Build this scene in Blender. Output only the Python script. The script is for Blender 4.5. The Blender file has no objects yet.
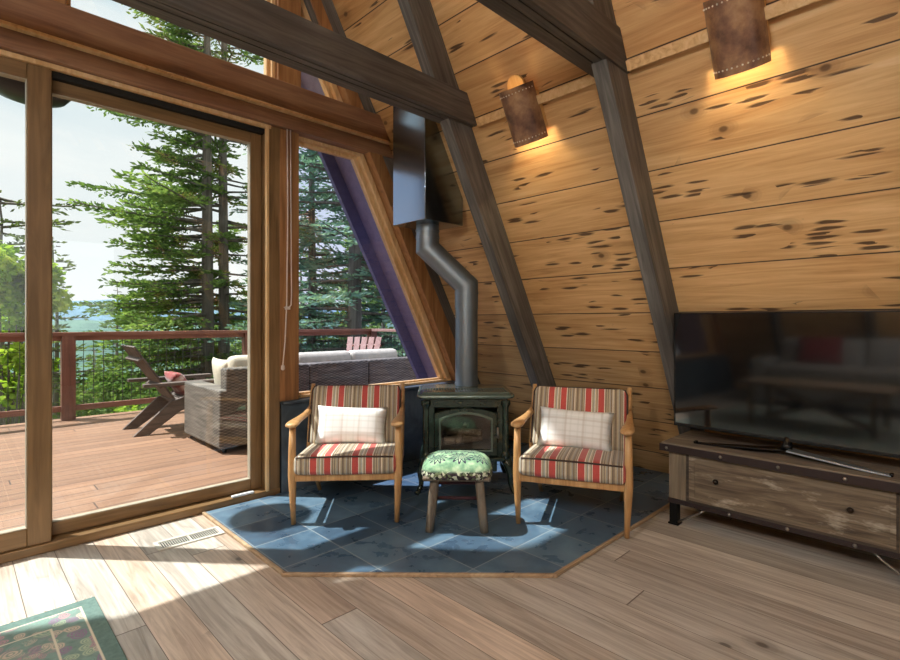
import bpy, bmesh, math, random
from mathutils import Vector, Matrix, Euler
R=math.radians
SC=bpy.context.scene; COL=SC.collection
# ------------------------------------------------------------------ node helper
class G:
    def __init__(s,name):
        s.m=bpy.data.materials.new(name); s.m.use_nodes=True; s.t=s.m.node_tree
        s.t.nodes.clear()
        s.out=s.t.nodes.new('ShaderNodeOutputMaterial')
    def setin(s,sk,v):
        if isinstance(v,bpy.types.NodeSocket): s.t.links.new(v,sk)
        elif v is not None:
            if sk.type=='RGBA' and len(v)==3: v=(*v,1)
            sk.default_value=v
    def n(s,typ,ins=None,out=0,**kw):
        d=s.t.nodes.new(typ)
        for k,v in kw.items(): setattr(d,k,v)
        for k,v in (ins or {}).items(): s.setin(d.inputs[k],v)
        return d.outputs[out]
    def co(s,kind='Object'): return s.n('ShaderNodeTexCoord',out={'Generated':0,'Normal':1,'UV':2,'Object':3}[kind])
    def xyz(s,v):
        d=s.t.nodes.new('ShaderNodeSeparateXYZ'); s.t.links.new(v,d.inputs[0]); return d.outputs
    def comb(s,x=0.,y=0.,z=0.): return s.n('ShaderNodeCombineXYZ',{0:x,1:y,2:z})
    def ma(s,op,a,b=None,c=None,clamp=False):
        i={0:a}
        if b is not None:i[1]=b
        if c is not None:i[2]=c
        return s.n('ShaderNodeMath',i,operation=op,use_clamp=clamp)
    def mix(s,f,a,b,blend='MIX'):
        d=s.t.nodes.new('ShaderNodeMix'); d.data_type='RGBA'; d.blend_type=blend
        s.setin(d.inputs[0],f); s.setin(d.inputs[6],a); s.setin(d.inputs[7],b); return d.outputs[2]
    def ramp(s,f,stops,interp='LINEAR'):
        d=s.t.nodes.new('ShaderNodeValToRGB'); cr=d.color_ramp; cr.interpolation=interp
        while len(cr.elements)<len(stops): cr.elements.new(.5)
        for e,(p,c) in zip(cr.elements,stops):
            e.position=p; e.color=(*c,1) if len(c)==3 else c
        s.t.links.new(f,d.inputs[0]); return d.outputs[0]
    def mr(s,v,a,b,c=0.,d=1.,smooth=False):
        return s.n('ShaderNodeMapRange',{0:v,1:a,2:b,3:c,4:d},interpolation_type='SMOOTHSTEP' if smooth else 'LINEAR')
    def noise(s,v,scale=5.,detail=3.,rough=.55,dist=0.,out=0):
        return s.n('ShaderNodeTexNoise',{'Vector':v,'Scale':scale,'Detail':detail,'Roughness':rough,'Distortion':dist},out=out)
    def voro(s,v,scale=5.,out='Distance',feature='F1',rnd=1.,dim='3D'):
        return s.n('ShaderNodeTexVoronoi',{'Vector':v,'Scale':scale,'Randomness':rnd},out=out,feature=feature,voronoi_dimensions=dim)
    def white(s,v,out=0): return s.n('ShaderNodeTexWhiteNoise',{0:v},out=out)
    def bump(s,h,strength=.3,dist=.01): return s.n('ShaderNodeBump',{'Height':h,'Strength':strength,'Distance':dist})
    def pbr(s,color,rough=.6,metal=0.,normal=None,spec=None,coat=None,sheen=None,emit=None,es=0.):
        d=s.t.nodes.new('ShaderNodeBsdfPrincipled')
        s.setin(d.inputs['Base Color'],color); s.setin(d.inputs['Roughness'],rough); s.setin(d.inputs['Metallic'],metal)
        if normal is not None: s.setin(d.inputs['Normal'],normal)
        if spec is not None: s.setin(d.inputs['Specular IOR Level'],spec)
        if coat is not None: s.setin(d.inputs['Coat Weight'],coat); s.setin(d.inputs['Coat Roughness'],.08)
        if sheen is not None: s.setin(d.inputs['Sheen Weight'],sheen)
        if emit is not None: s.setin(d.inputs['Emission Color'],emit); s.setin(d.inputs['Emission Strength'],es)
        s.t.links.new(d.outputs[0],s.out.inputs[0]); return s.m
def c(h):
    h=h.lstrip('#'); o=[]
    for i in (0,2,4):
        v=int(h[i:i+2],16)/255; o.append(v/12.92 if v<=.04045 else ((v+.055)/1.055)**2.4)
    return tuple(o)
def plain(name,col,rough=.6,metal=0.,var=.12,scale=18.,bump=.1,**kw):
    g=G(name); o=g.co(); n=g.noise(o,scale,4.)
    k=g.mr(n,.3,.7,1-var,1+var)
    col2=g.mix(1.,col,g.comb(k,k,k),'MULTIPLY')
    return g.pbr(col2,rough,metal,g.bump(n,bump,.004),**kw)
def wood(name,dark,mid,light,along=0,gs=1.,rough=.55,knots=.0,var=.5,bumps=.25):
    """grain runs along local axis `along`"""
    g=G(name); o=g.co(); x=g.xyz(o)
    s=[26.*gs]*3; s[along]=1.6*gs
    v=g.comb(*[g.ma('MULTIPLY',x[i],s[i]) for i in range(3)])
    n1=g.noise(v,1.,5.,.6,1.2); n2=g.noise(o,2.2,2.)
    f=g.ma('ADD',g.ma('MULTIPLY',n1,.75),g.ma('MULTIPLY',n2,.35))
    col=g.ramp(f,[(.33,dark),(.52,mid),(.72,light)])
    if knots:
        s2=[4.5]*3; s2[along]=2.2
        kv=g.comb(*[g.ma('MULTIPLY',x[i],s2[i]) for i in range(3)])
        d=g.voro(kv,1.); gate=g.ma('GREATER_THAN',g.xyz(g.voro(kv,1.,out='Color'))[0],1-knots)
        k=g.ma('MULTIPLY',g.mr(d,.05,.13,1.,0.),gate)
        col=g.mix(g.ma('MULTIPLY',k,.75),col,tuple(.35*q for q in dark))
    return g.pbr(col,rough,0.,g.bump(n1,bumps,.004))
def planks(name,width,off,across,along,stops,var=(.8,1.15),length=None,seam=.012,gs=1.,rough=.6,pecky=0.,knots=.3,seamcol=(.02,.012,.008),tint=None,zs=1.,grainmix=.6,sharp=.3):
    g=G(name); o=g.co(); x=g.xyz(o); A=x[across]; L=x[along]
    b=g.ma('DIVIDE',g.ma('SUBTRACT',A,off),width); bi=g.ma('FLOOR',b); bf=g.ma('FRACT',b)
    wob=g.ma('MULTIPLY',g.ma('SUBTRACT',g.noise(o,3.,2.),.5),.005)
    e=g.ma('MINIMUM',g.ma('ADD',bf,wob),g.ma('SUBTRACT',1.,g.ma('ADD',bf,wob)))
    sm=g.mr(e,seam*.5,seam,1.,0.)
    Ls=L; li=0.
    if length:
        sh=g.ma('MULTIPLY',g.white(g.comb(bi,3.3,0.)),length*3)
        lq=g.ma('DIVIDE',g.ma('ADD',L,sh),length); li=g.ma('FLOOR',lq); lf=g.ma('FRACT',lq)
        e2=g.ma('MINIMUM',lf,g.ma('SUBTRACT',1.,lf)); sm=g.ma('MAXIMUM',sm,g.mr(e2,.0006,.0016,1.,0.))
    wn=g.t.nodes.new('ShaderNodeTexWhiteNoise'); g.t.links.new(g.comb(bi,li,1.7),wn.inputs[0]); rv=wn.outputs[0]; rc=g.xyz(wn.outputs[1])
    Lo=g.ma('ADD',L,g.ma('MULTIPLY',rv,37.)); Ao=g.ma('MULTIPLY',g.ma('ADD',A,g.ma('MULTIPLY',rc[1],11.)),zs)
    v=g.comb(g.ma('MULTIPLY',Lo,1.3*gs),g.ma('MULTIPLY',Ao,24.*gs),0.)
    n1=g.noise(v,1.,6.,.62,1.5)
    v2=g.comb(g.ma('MULTIPLY',Lo,.9),g.ma('MULTIPLY',Ao,7.),4.); n2=g.noise(v2,1.,3.,.5,.8)
    f=g.ma('ADD',g.ma('MULTIPLY',n1,grainmix),g.ma('MULTIPLY',n2,1-grainmix))
    col=g.ramp(f,stops)
    k=g.mr(rc[0],0.,1.,var[0],var[1]); col=g.mix(1.,col,g.comb(k,k,k),'MULTIPLY')
    if tint:
        col=g.mix(g.mr(rc[2],.55,.95,0.,.6),col,g.mix(1.,col,tint,'MULTIPLY'))
    h=n1
    if knots:
        kv=g.comb(g.ma('MULTIPLY',Lo,3.0),g.ma('MULTIPLY',Ao,4.2),0.)
        kd=g.voro(kv,1.,dim='2D')
        gate=g.ma('GREATER_THAN',g.xyz(g.voro(kv,1.,out='Color'))[0],1-knots)
        kn=g.ma('MULTIPLY',g.mr(kd,.035,.08,1.,0.,True),gate)
        halo=g.ma('MULTIPLY',g.mr(g.ma('ADD',kd,g.ma('MULTIPLY',g.ma('SINE',g.ma('MULTIPLY',kd,130.)),.012)),.08,.24,1.,0.,True),gate)
        col=g.mix(g.ma('MULTIPLY',halo,.35),col,tuple(.6*q for q in stops[0][1]))
        col=g.mix(g.ma('MULTIPLY',kn,.8),col,tuple(.28*q for q in stops[0][1]))
    if pecky:
        pv=g.comb(g.ma('MULTIPLY',Lo,6.),g.ma('MULTIPLY',Ao,40.),g.ma('MULTIPLY',g.noise(v,2.,2.),.5))
        pv=g.n('ShaderNodeVectorMath',{0:pv,1:g.n('ShaderNodeVectorMath',{0:g.noise(v,3.,3.,out=1),1:(.5,.7,0)},operation='MULTIPLY')},operation='ADD')
        pd=g.voro(pv,1.,dim='2D'); pc=g.xyz(g.voro(pv,1.,out='Color',dim='2D'))
        m=g.noise(g.comb(g.ma('MULTIPLY',Lo,1.7),g.ma('MULTIPLY',Ao,9.),9.),1.,2.)
        thr=g.ma('SUBTRACT',g.ma('MULTIPLY',g.mr(m,.50,.72,0.,1.),pecky),.02)
        pk=g.ma('MULTIPLY',g.mr(pd,.24,.42,1.,0.),g.ma('LESS_THAN',pc[0],thr))
        # a few long dark checks
        lv=g.comb(g.ma('MULTIPLY',Lo,2.6),g.ma('MULTIPLY',Ao,24.),g.ma('MULTIPLY',n1,.8))
        lv=g.n('ShaderNodeVectorMath',{0:lv,1:g.n('ShaderNodeVectorMath',{0:g.noise(v,3.,3.,out=1),1:(.4,.7,0)},operation='MULTIPLY')},operation='ADD')
        ld=g.voro(lv,1.,dim='2D'); lc=g.xyz(g.voro(lv,1.,out='Color',dim='2D'))
        lk=g.ma('MULTIPLY',g.mr(ld,.12,.24,1.,0.),g.ma('LESS_THAN',lc[1],.12*pecky))
        pk=g.ma('MAXIMUM',pk,lk)
        col=g.mix(g.ma('MULTIPLY',pk,.88),col,(.045,.02,.008))
        h=g.ma('SUBTRACT',h,g.ma('MULTIPLY',pk,2.))
    col=g.mix(sm,col,seamcol)
    h=g.ma('SUBTRACT',h,g.ma('MULTIPLY',sm,2.))
    return g.pbr(col,rough,0.,g.bump(h,sharp,.005))
# ------------------------------------------------------------------ materials
M={}
M['roof']=planks('pecky_cedar',.2475,-.0803,2,1,[(.28,c('#9a6e42')),(.45,c('#c59a66')),(.6,c('#d8b27e')),(.78,c('#e6c79a'))],var=(.86,1.14),pecky=.62,knots=.24,zs=1.14,seam=.015,rough=.55,tint=(1.0,.88,.74),seamcol=(.05,.03,.015))
M['floor']=planks('floor_boards',.152,.05,0,1,[(.25,c('#857c73')),(.42,c('#aaa196')),(.55,c('#c6bfb4')),(.75,c('#e4dfd6'))],var=(.82,1.12),length=2.3,knots=.13,seam=.012,rough=.36,tint=(1.06,.82,.66),gs=1.3,seamcol=(.13,.10,.08),grainmix=.7)
M['deck']=planks('deck_boards',.14,3.2,1,0,[(.25,c('#6b4c38')),(.5,c('#86634b')),(.8,c('#9c7a5e'))],var=(.88,1.1),length=3.6,knots=.0,seam=.04,rough=.6,seamcol=(.05,.025,.02))
M['gable']=wood('fir_trim',c('#5f4130'),c('#805b43'),c('#997456'),0,knots=.25)
M['gable_v']=wood('fir_post',c('#6d492b'),c('#94673e'),c('#ad8052'),2,knots=.2)
M['jamb']=wood('clear_fir',c('#bb8f5c'),c('#d6ae7a'),c('#e6c698'),2)
M['doorwood']=wood('door_fir',c('#5c4529'),c('#765a38'),c('#8d6e49'),2,bumps=.1,rough=.45)
M['doorwood_h']=wood('door_fir_flat',c('#5c4529'),c('#765a38'),c('#8d6e49'),0,bumps=.1,rough=.45)
M['rafter']=wood('stained_rafter',c('#3a3735'),c('#585551'),c('#7a7773'),2,knots=.12,rough=.6)
M['tie']=wood('stained_tie_beam',c('#35312f'),c('#4e4a47'),c('#6c6864'),0,knots=.12,rough=.6)
M['ledge']=wood('ledge_strip',c('#b98c58'),c('#d9b27e'),c('#e9c99a'),1)
M['cedar_red']=wood('cedar_rail',c('#553226'),c('#774a3a'),c('#8f614e'),0,rough=.6)
M['cedar_post']=wood('cedar_post',c('#4a2c22'),c('#683f31'),c('#805343'),2,rough=.6)
M['teak']=wood('chair_wood',c('#93683e'),c('#bb8d5a'),c('#d6ae7a'),2,gs=1.2,rough=.4,bumps=.1)
M['soffit']=plain('soffit_flare_tint',c('#807ea4'),.6)  # purple stands in for pane tint and flare over the overhang
M['fascia']=plain('fascia_flare_tint',c('#6d729e'),.6)  # same flare purple put into the barge board colour
def slate():
    g=G('slate_tile'); x=g.xyz(g.co()); o=g.co()
    T=.297
    ax=g.ma('DIVIDE',g.ma('SUBTRACT',x[0],1.345),T); ay=g.ma('DIVIDE',g.ma('SUBTRACT',x[1],1.822),T)
    fx=g.ma('FRACT',ax); fy=g.ma('FRACT',ay)
    ex=g.ma('MINIMUM',fx,g.ma('SUBTRACT',1.,fx)); ey=g.ma('MINIMUM',fy,g.ma('SUBTRACT',1.,fy))
    gr=g.mr(g.ma('MINIMUM',ex,ey),.006,.012,1.,0.)
    w=g.white(g.comb(g.ma('FLOOR',ax),g.ma('FLOOR',ay),.5))
    n=g.noise(o,7.,5.,.6,.3)
    f=g.ma('ADD',g.ma('MULTIPLY',n,.7),g.ma('MULTIPLY',w,.3))
    col=g.ramp(f,[(.25,c('#35475a')),(.5,c('#4c657a')),(.75,c('#6d8799'))])
    col=g.mix(gr,col,c('#8d979c'))
    h=g.ma('SUBTRACT',g.noise(o,12.,2.,.5),g.ma('MULTIPLY',gr,.4))
    return g.pbr(col,g.mr(n,.3,.7,.22,.42),0.,g.bump(h,.25,.002))
M['slate']=slate()
def slatewall():
    g=G('slate_panel'); o=g.co(); n=g.noise(o,3.5,6.,.6,.7); x=g.xyz(o)
    fx=g.ma('FRACT',g.ma('DIVIDE',g.ma('SUBTRACT',x[0],1.5),.45)); ex=g.ma('MINIMUM',fx,g.ma('SUBTRACT',1.,fx))
    gr=g.mr(ex,.004,.009,1.,0.)
    col=g.ramp(n,[(.3,c('#343e46')),(.5,c('#4f5b65')),(.7,c('#68757f'))])
    return g.pbr(g.mix(gr,col,c('#1a1f22')),.45,0.,g.bump(n,.4,.006))
M['slatewall']=slatewall()
def glass(name,tint=(1,1,1)):
    g=G(name); fr=g.ma('ADD',.045,g.ma('MULTIPLY',.9,g.ma('POWER',g.n('ShaderNodeLayerWeight',{0:.5},out=1),5.)))
    t=g.n('ShaderNodeBsdfTransparent',{0:(*tint,1)}); gl=g.n('ShaderNodeBsdfGlossy',{0:(1,1,1,1),1:.0})
    m=g.n('ShaderNodeMixShader',{0:fr,1:t,2:gl}); g.t.links.new(m,g.out.inputs[0]); return g.m
M['glass']=glass('clear_pane',(.97,.985,.98)); M['glass_b']=glass('blue_coated_pane',(.86,.88,.98)); M['glass_s']=glass('stove_glass',(.9,.9,.88))
def stripes():
    g=G('striped_upholstery'); o=g.co(); x=g.xyz(o)
    P=.221
    f=g.ma('FRACT',g.ma('ADD',g.ma('DIVIDE',g.ma('ADD',x[0],.182),P),6.))
    br,tn,cr,rd,gy,dk=c('#8d7a64'),c('#b7a88c'),c('#e6dcc8'),c('#c25048'),c('#a09f97'),c('#66574a')
    st=[(0,rd),(.15,cr),(.17,tn),(.21,gy),(.235,cr),(.26,tn),(.30,br),(.32,cr),(.335,rd),(.485,cr),(.51,br),(.55,tn),(.58,dk),(.595,tn),(.635,gy),(.66,br),(.70,cr),(.72,tn),(.76,dk),(.775,br),(.82,tn),(.86,gy),(.885,br),(.93,tn),(.96,dk),(.975,cr)]
    col=g.ramp(f,st,'CONSTANT')
    w=g.noise(g.comb(g.ma('MULTIPLY',x[0],500.),g.ma('MULTIPLY',x[1],60.),g.ma('MULTIPLY',x[2],60.)),1.,2.)
    k=g.mr(w,.3,.7,.86,1.1); col=g.mix(1.,col,g.comb(k,k,k),'MULTIPLY')
    return g.pbr(col,.85,0.,g.bump(w,.15,.002),sheen=.2)
M['stripe']=stripes()
M['piping']=plain('dark_piping',c('#43352d'),.8)
def plaidwhite(name,base,l1,l2,per,fa=.35,wd=.16):
    g=G(name); x=g.xyz(g.co())
    def ln(v,p,w):
        f=g.ma('FRACT',g.ma('DIVIDE',v,p)); return g.mr(g.ma('ABSOLUTE',g.ma('SUBTRACT',f,.5)),w*.5,w,1.,0.)
    col=g.mix(g.ma('MULTIPLY',ln(x[0],per,wd),fa*.7),base,l1)
    col=g.mix(g.ma('MULTIPLY',ln(x[2],per,wd),fa),col,l1)
    col=g.mix(g.ma('MULTIPLY',ln(x[2],per*2.4,.08),.4),col,l2)
    col=g.mix(g.ma('MULTIPLY',ln(x[0],per*2.4,.08),.4),col,l2)
    n=g.noise(g.co(),140.,2.)
    return g.pbr(col,.9,0.,g.bump(n,.2,.002),sheen=.2)
M['pillow']=plaidwhite('white_plaid',c('#f3f4f2'),c('#d6d8d2'),c('#c6beb2'),.042)
M['plaid_red']=plaidwhite('red_plaid',c('#cdb0a6'),c('#8a2f2c'),c('#5a2020'),.1,.95,.3)
M['beige']=plain('beige_cushion',c('#cfc7b4'),.9,bump=.15)
M['bronze']=plain('bronze_knob',c('#2d251f'),.35,.8)
M['iron']=plain('iron_band',c('#3a3030'),.5,.55)
M['nail']=plain('nail_head',c('#8e8880'),.35,.9)
M['black']=plain('black_metal',c('#161616'),.4,.6)
M['bead']=plain('glazing_bead',c('#a39a88'),.5)
M['white']=plain('white_plastic',c('#d8dcdc'),.5)
M['cord']=plain('cotton_cord',c('#d9c9bd'),.8)
M['barn']=wood('barnwood',c('#463d35'),c('#6f6355'),c('#978c7a'),0,gs=.9,knots=.1,rough=.7)
def distressed():
    g=G('distressed_barnwood'); o=g.co(); x=g.xyz(o)
    v=g.comb(g.ma('MULTIPLY',x[0],2.6),g.ma('MULTIPLY',x[1],30.),g.ma('MULTIPLY',x[2],34.))
    n=g.noise(v,1.,6.,.6,1.); p=g.noise(g.comb(g.ma('MULTIPLY',x[0],3.),0.,g.ma('MULTIPLY',x[2],11.)),1.,5.,.7)
    col=g.ramp(n,[(.3,c('#463b30')),(.5,c('#6d5f4d')),(.7,c('#887b68'))])
    col=g.mix(g.mr(p,.55,.66,0.,.75),col,c('#bbb3a2'))
    return g.pbr(col,.7,0.,g.bump(n,.3,.004))
M['barn_k']=wood('carcass_gap_shade',c('#2c2621'),c('#453c33'),c('#5d5245'),0,rough=.8)  # darkened so the gaps round the drawer carry painted shade
M['barn_d']=distressed()
M['barn_s']=wood('barnwood_stile',c('#4b4237'),c('#746856'),c('#938772'),2,gs=.9,rough=.7)
M['enamel']=plain('stove_enamel',c('#2a3831'),.16,.25,var=.25,coat=.6)
M['enamel_top']=plain('stove_top',c('#5d6c62'),.22,.3,coat=.5)
M['firebrick']=plain('firebox_liner',c('#6e645a'),.8)
M['log']=wood('ceramic_log',c('#4d3a2b'),c('#7a6650'),c('#a7977f'),0,gs=2.)
M['pipe']=plain('stovepipe_black',c('#7d868d'),.42,.8,var=.08,scale=6.)
M['bluesteel']=plain('flue_box_steel',c('#93a1ad'),.2,1.0,var=.05,scale=4.,bump=.05)
def needlepoint():
    g=G('needlepoint'); o=g.co(); x=g.xyz(o); M0=None
    for cx,cy,Rr,nn in ((.02,-.06,.062,12.),(.12,-.06,.05,11.),(-.10,-.07,.05,11.),(-.05,.055,.06,12.),(.07,.06,.055,12.),(-.15,.01,.04,10.)):
        dx=g.ma('SUBTRACT',x[0],cx); dy=g.ma('SUBTRACT',x[1],cy)
        r=g.ma('SQRT',g.ma('ADD',g.ma('MULTIPLY',dx,dx),g.ma('MULTIPLY',dy,dy)))
        th=g.ma('ARCTAN2',dy,dx); s=g.ma('MULTIPLY',g.ma('SINE',g.ma('MULTIPLY',th,nn)),.22)
        q=g.ma('DIVIDE',r,Rr); band=g.ma('SINE',g.ma('MULTIPLY',g.ma('ADD',q,s),11.))
        m=g.ma('MULTIPLY',g.ma('LESS_THAN',g.ma('ADD',q,s),1.),g.mr(band,-.1,.35))
        M0=m if M0 is None else g.ma('MAXIMUM',M0,m)
    base=g.ramp(g.noise(o,26.,3.),[(.3,c('#50795d')),(.5,c('#82a985')),(.7,c('#b3caa4'))])
    col=g.mix(M0,base,c('#2a2640'))
    sp=g.voro(o,75.); lo=g.mr(x[2],.314,.328,1.,0.)
    spk=g.ramp(g.xyz(g.voro(o,75.,out='Color'))[0],[(0,c('#31262a')),(.4,c('#6d7a58')),(.6,c('#d3d6bb')),(.85,c('#4a3c44'))],'CONSTANT')
    col=g.mix(lo,col,spk)
    return g.pbr(col,.85,0.,g.bump(sp,.3,.003))
M['needle']=needlepoint()
M['oldlog']=wood('rustic_log',c('#3b3028'),c('#6d6051'),c('#9a8d79'),2,gs=1.5,rough=.7)
M['oldred']=wood('red_rung',c('#3a2026'),c('#5b343a'),c('#7a5454'),0,gs=1.5,rough=.6)
def leather():
    g=G('aged_leather'); o=g.co(); n=g.noise(o,9.,5.,.6); n2=g.voro(o,90.)
    col=g.ramp(n,[(.3,c('#4a3026')),(.46,c('#7d5a46')),(.58,c('#a07a5a')),(.72,c('#bb9a76'))])
    return g.pbr(col,.35,0.,g.bump(n2,.15,.002),spec=.6)
M['leather']=leather()
M['stitch']=plain('bead_stitch',c('#e6dccb'),.5)
M['plate']=wood('pine_plate',c('#c08a48'),c('#dcae6a'),c('#eccb8e'),2)
M['bulb']=G('warm_bulb').pbr((1,.8,.5),.5,emit=(1.,.62,.28),es=6.)
M['fillglobe']=G('fill_globe').pbr((.9,.85,.75),.6,emit=(1.,.86,.68),es=3.)  # glowing globe of the added fill lamps
def tvscreen():
    g=G('tv_screen'); return g.pbr((.004,.005,.006),.06,0.,spec=.9,coat=1.)
M['screen']=tvscreen()
M['bezel']=plain('tv_bezel',c('#0d0d0f'),.25)
M['tvleg_glint']=plain('tv_leg_sky_glint',c('#c4d4df'),.38,.95,var=.03)  # pale blue puts reflected sky into the leg colour
def wicker():
    g=G('grey_wicker'); x=g.xyz(g.co())
    h=g.ma('ADD',x[0],x[1])
    wz=g.ma('SINE',g.ma('MULTIPLY',x[2],240.)); wx=g.ma('SINE',g.ma('MULTIPLY',h,95.))
    w=g.ma('MULTIPLY',wz,wx); n=g.noise(g.comb(g.ma('MULTIPLY',h,4.),0.,g.ma('MULTIPLY',x[2],38.)),1.,3.)
    col=g.ramp(g.ma('ADD',g.ma('MULTIPLY',g.mr(w,-1.,1.),.28),g.ma('MULTIPLY',n,.72)),[(.3,c('#2f2b27')),(.5,c('#625c54')),(.7,c('#8d867c'))])
    return g.pbr(col,.7,0.,g.bump(w,.4,.004))
M['wicker']=wicker()
M['adir']=wood('grey_teak',c('#342a26'),c('#524741'),c('#6e6058'),0,rough=.7)
M['adir_pink']=wood('pale_sunlit_cedar',c('#8a6459'),c('#a98476'),c('#bd9c8f'),0,rough=.7)  # pinkish chair slats; the side rail reuses it as a sunlit tone
M['wire']=plain('mesh_wire',c('#3a3d3c'),.5,.5)
def foliage(name,a,b,cc):
    g=G(name); o=g.co(); n=g.noise(o,1.3,3.); n2=g.noise(o,9.,2.)
    f=g.ma('ADD',g.ma('MULTIPLY',n,.55),g.ma('MULTIPLY',n2,.45))
    col=g.ramp(f,[(.35,a),(.5,b),(.66,cc)])
    d=g.n('ShaderNodeBsdfDiffuse',{0:col}); t=g.n('ShaderNodeBsdfTranslucent',{0:g.mix(1.,col,(1.3,1.35,.7,1),'MULTIPLY')})
    m=g.n('ShaderNodeMixShader',{0:.38,1:d,2:t}); g.t.links.new(m,g.out.inputs[0]); return g.m
M['fir']=foliage('fir_needles',c('#3f5434'),c('#69834f'),c('#9cae6c'))
M['fir_veiled']=foliage('veiled_fir_needles',c('#52706a'),c('#7a9d93'),c('#aac2a8'))  # blue lift puts pane tint and its reflected veil into the needles
M['pine']=foliage('pine_needles',c('#3a4632'),c('#5d6a48'),c('#87905e'))
M['leaf']=foliage('bright_leaves',c('#5b7b2e'),c('#8ba940'),c('#c3cb66'))
M['leaf_d']=foliage('shrub_leaves',c('#35502a'),c('#587440'),c('#859c5a'))
M['bark']=wood('bark',c('#3e3a36'),c('#67615a'),c('#8a847a'),2,gs=.4,rough=.9,bumps=.8)
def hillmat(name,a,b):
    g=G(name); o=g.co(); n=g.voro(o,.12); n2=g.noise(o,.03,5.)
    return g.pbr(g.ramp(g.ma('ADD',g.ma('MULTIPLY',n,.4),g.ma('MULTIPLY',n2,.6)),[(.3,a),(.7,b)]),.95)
M['hill_far']=hillmat('far_forest_haze',c('#516f82'),c('#66869a')); M['hill_mid']=hillmat('mid_forest_haze',c('#3c5a55'),c('#557468'))  # blue-green carries distance haze mixed into the forest colour
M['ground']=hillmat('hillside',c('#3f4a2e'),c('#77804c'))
def rugmat():
    g=G('rug_pile'); o=g.co(); x=g.xyz(o)
    e=g.ma('MINIMUM',g.ma('MULTIPLY',x[0],-1.),g.ma('MULTIPLY',x[1],-1.))
    n=g.noise(o,60.,3.); wv=g.n('ShaderNodeTexNoise',{'Vector':o,'Scale':9.,'Detail':2.},out=1)
    ov=g.n('ShaderNodeVectorMath',{0:o,1:g.n('ShaderNodeVectorMath',{0:wv,1:(.06,.06,0)},operation='MULTIPLY')},operation='ADD')
    gr=g.mix(n,c('#4d665f'),c('#76918a'))
    def flor(sc):
        d=g.voro(ov,sc,dim='2D'); v=g.xyz(g.voro(ov,sc,out='Color',dim='2D'))
        pc=g.ramp(v[0],[(0,c('#b98f98')),(.25,c('#c9b6a4')),(.45,c('#8f7690')),(.62,c('#7d9c92')),(.8,c('#a9b79c'))],'CONSTANT')
        bg=g.mix(g.noise(ov,sc*1.7,3.),c('#58736b'),c('#93aaa0'))
        rg=g.ma('SINE',g.ma('MULTIPLY',d,34.))
        return g.mix(g.ma('MULTIPLY',g.mr(d,.4,.55,1.,0.),g.mr(rg,-.5,.3,.25,1.)),bg,pc)
    col=g.mix(g.ma('GREATER_THAN',e,.055),gr,flor(22.))
    inn=g.mix(g.mr(g.noise(ov,7.,3.),.4,.6),flor(15.),flor(30.))
    col=g.mix(g.ma('GREATER_THAN',e,.155),col,inn)
    for q in (.055,.155): col=g.mix(g.mr(g.ma('ABSOLUTE',g.ma('SUBTRACT',e,q)),.002,.005,1.,0.),col,c('#d5cdb8'))
    return g.pbr(col,.95,0.,g.bump(n,.5,.004))
M['rug']=rugmat()
M['vent']=plain('vent_enamel',c('#cfccc0'),.45)
M['dark']=plain('dark_duct',c('#15130f'),.8)
M['hearthtrim']=wood('hearth_trim',c('#7a624a'),c('#a3886a'),c('#bda584'),0)
M['sofa']=plain('grey_upholstery',c('#8c8a86'),.9); M['tabletop']=wood('coffee_table_wood',c('#5a4a3c'),c('#8d7b68'),c('#b0a08c'),0)
M['redcush']=plain('red_cushion',c('#7a3436'),.9)
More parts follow.
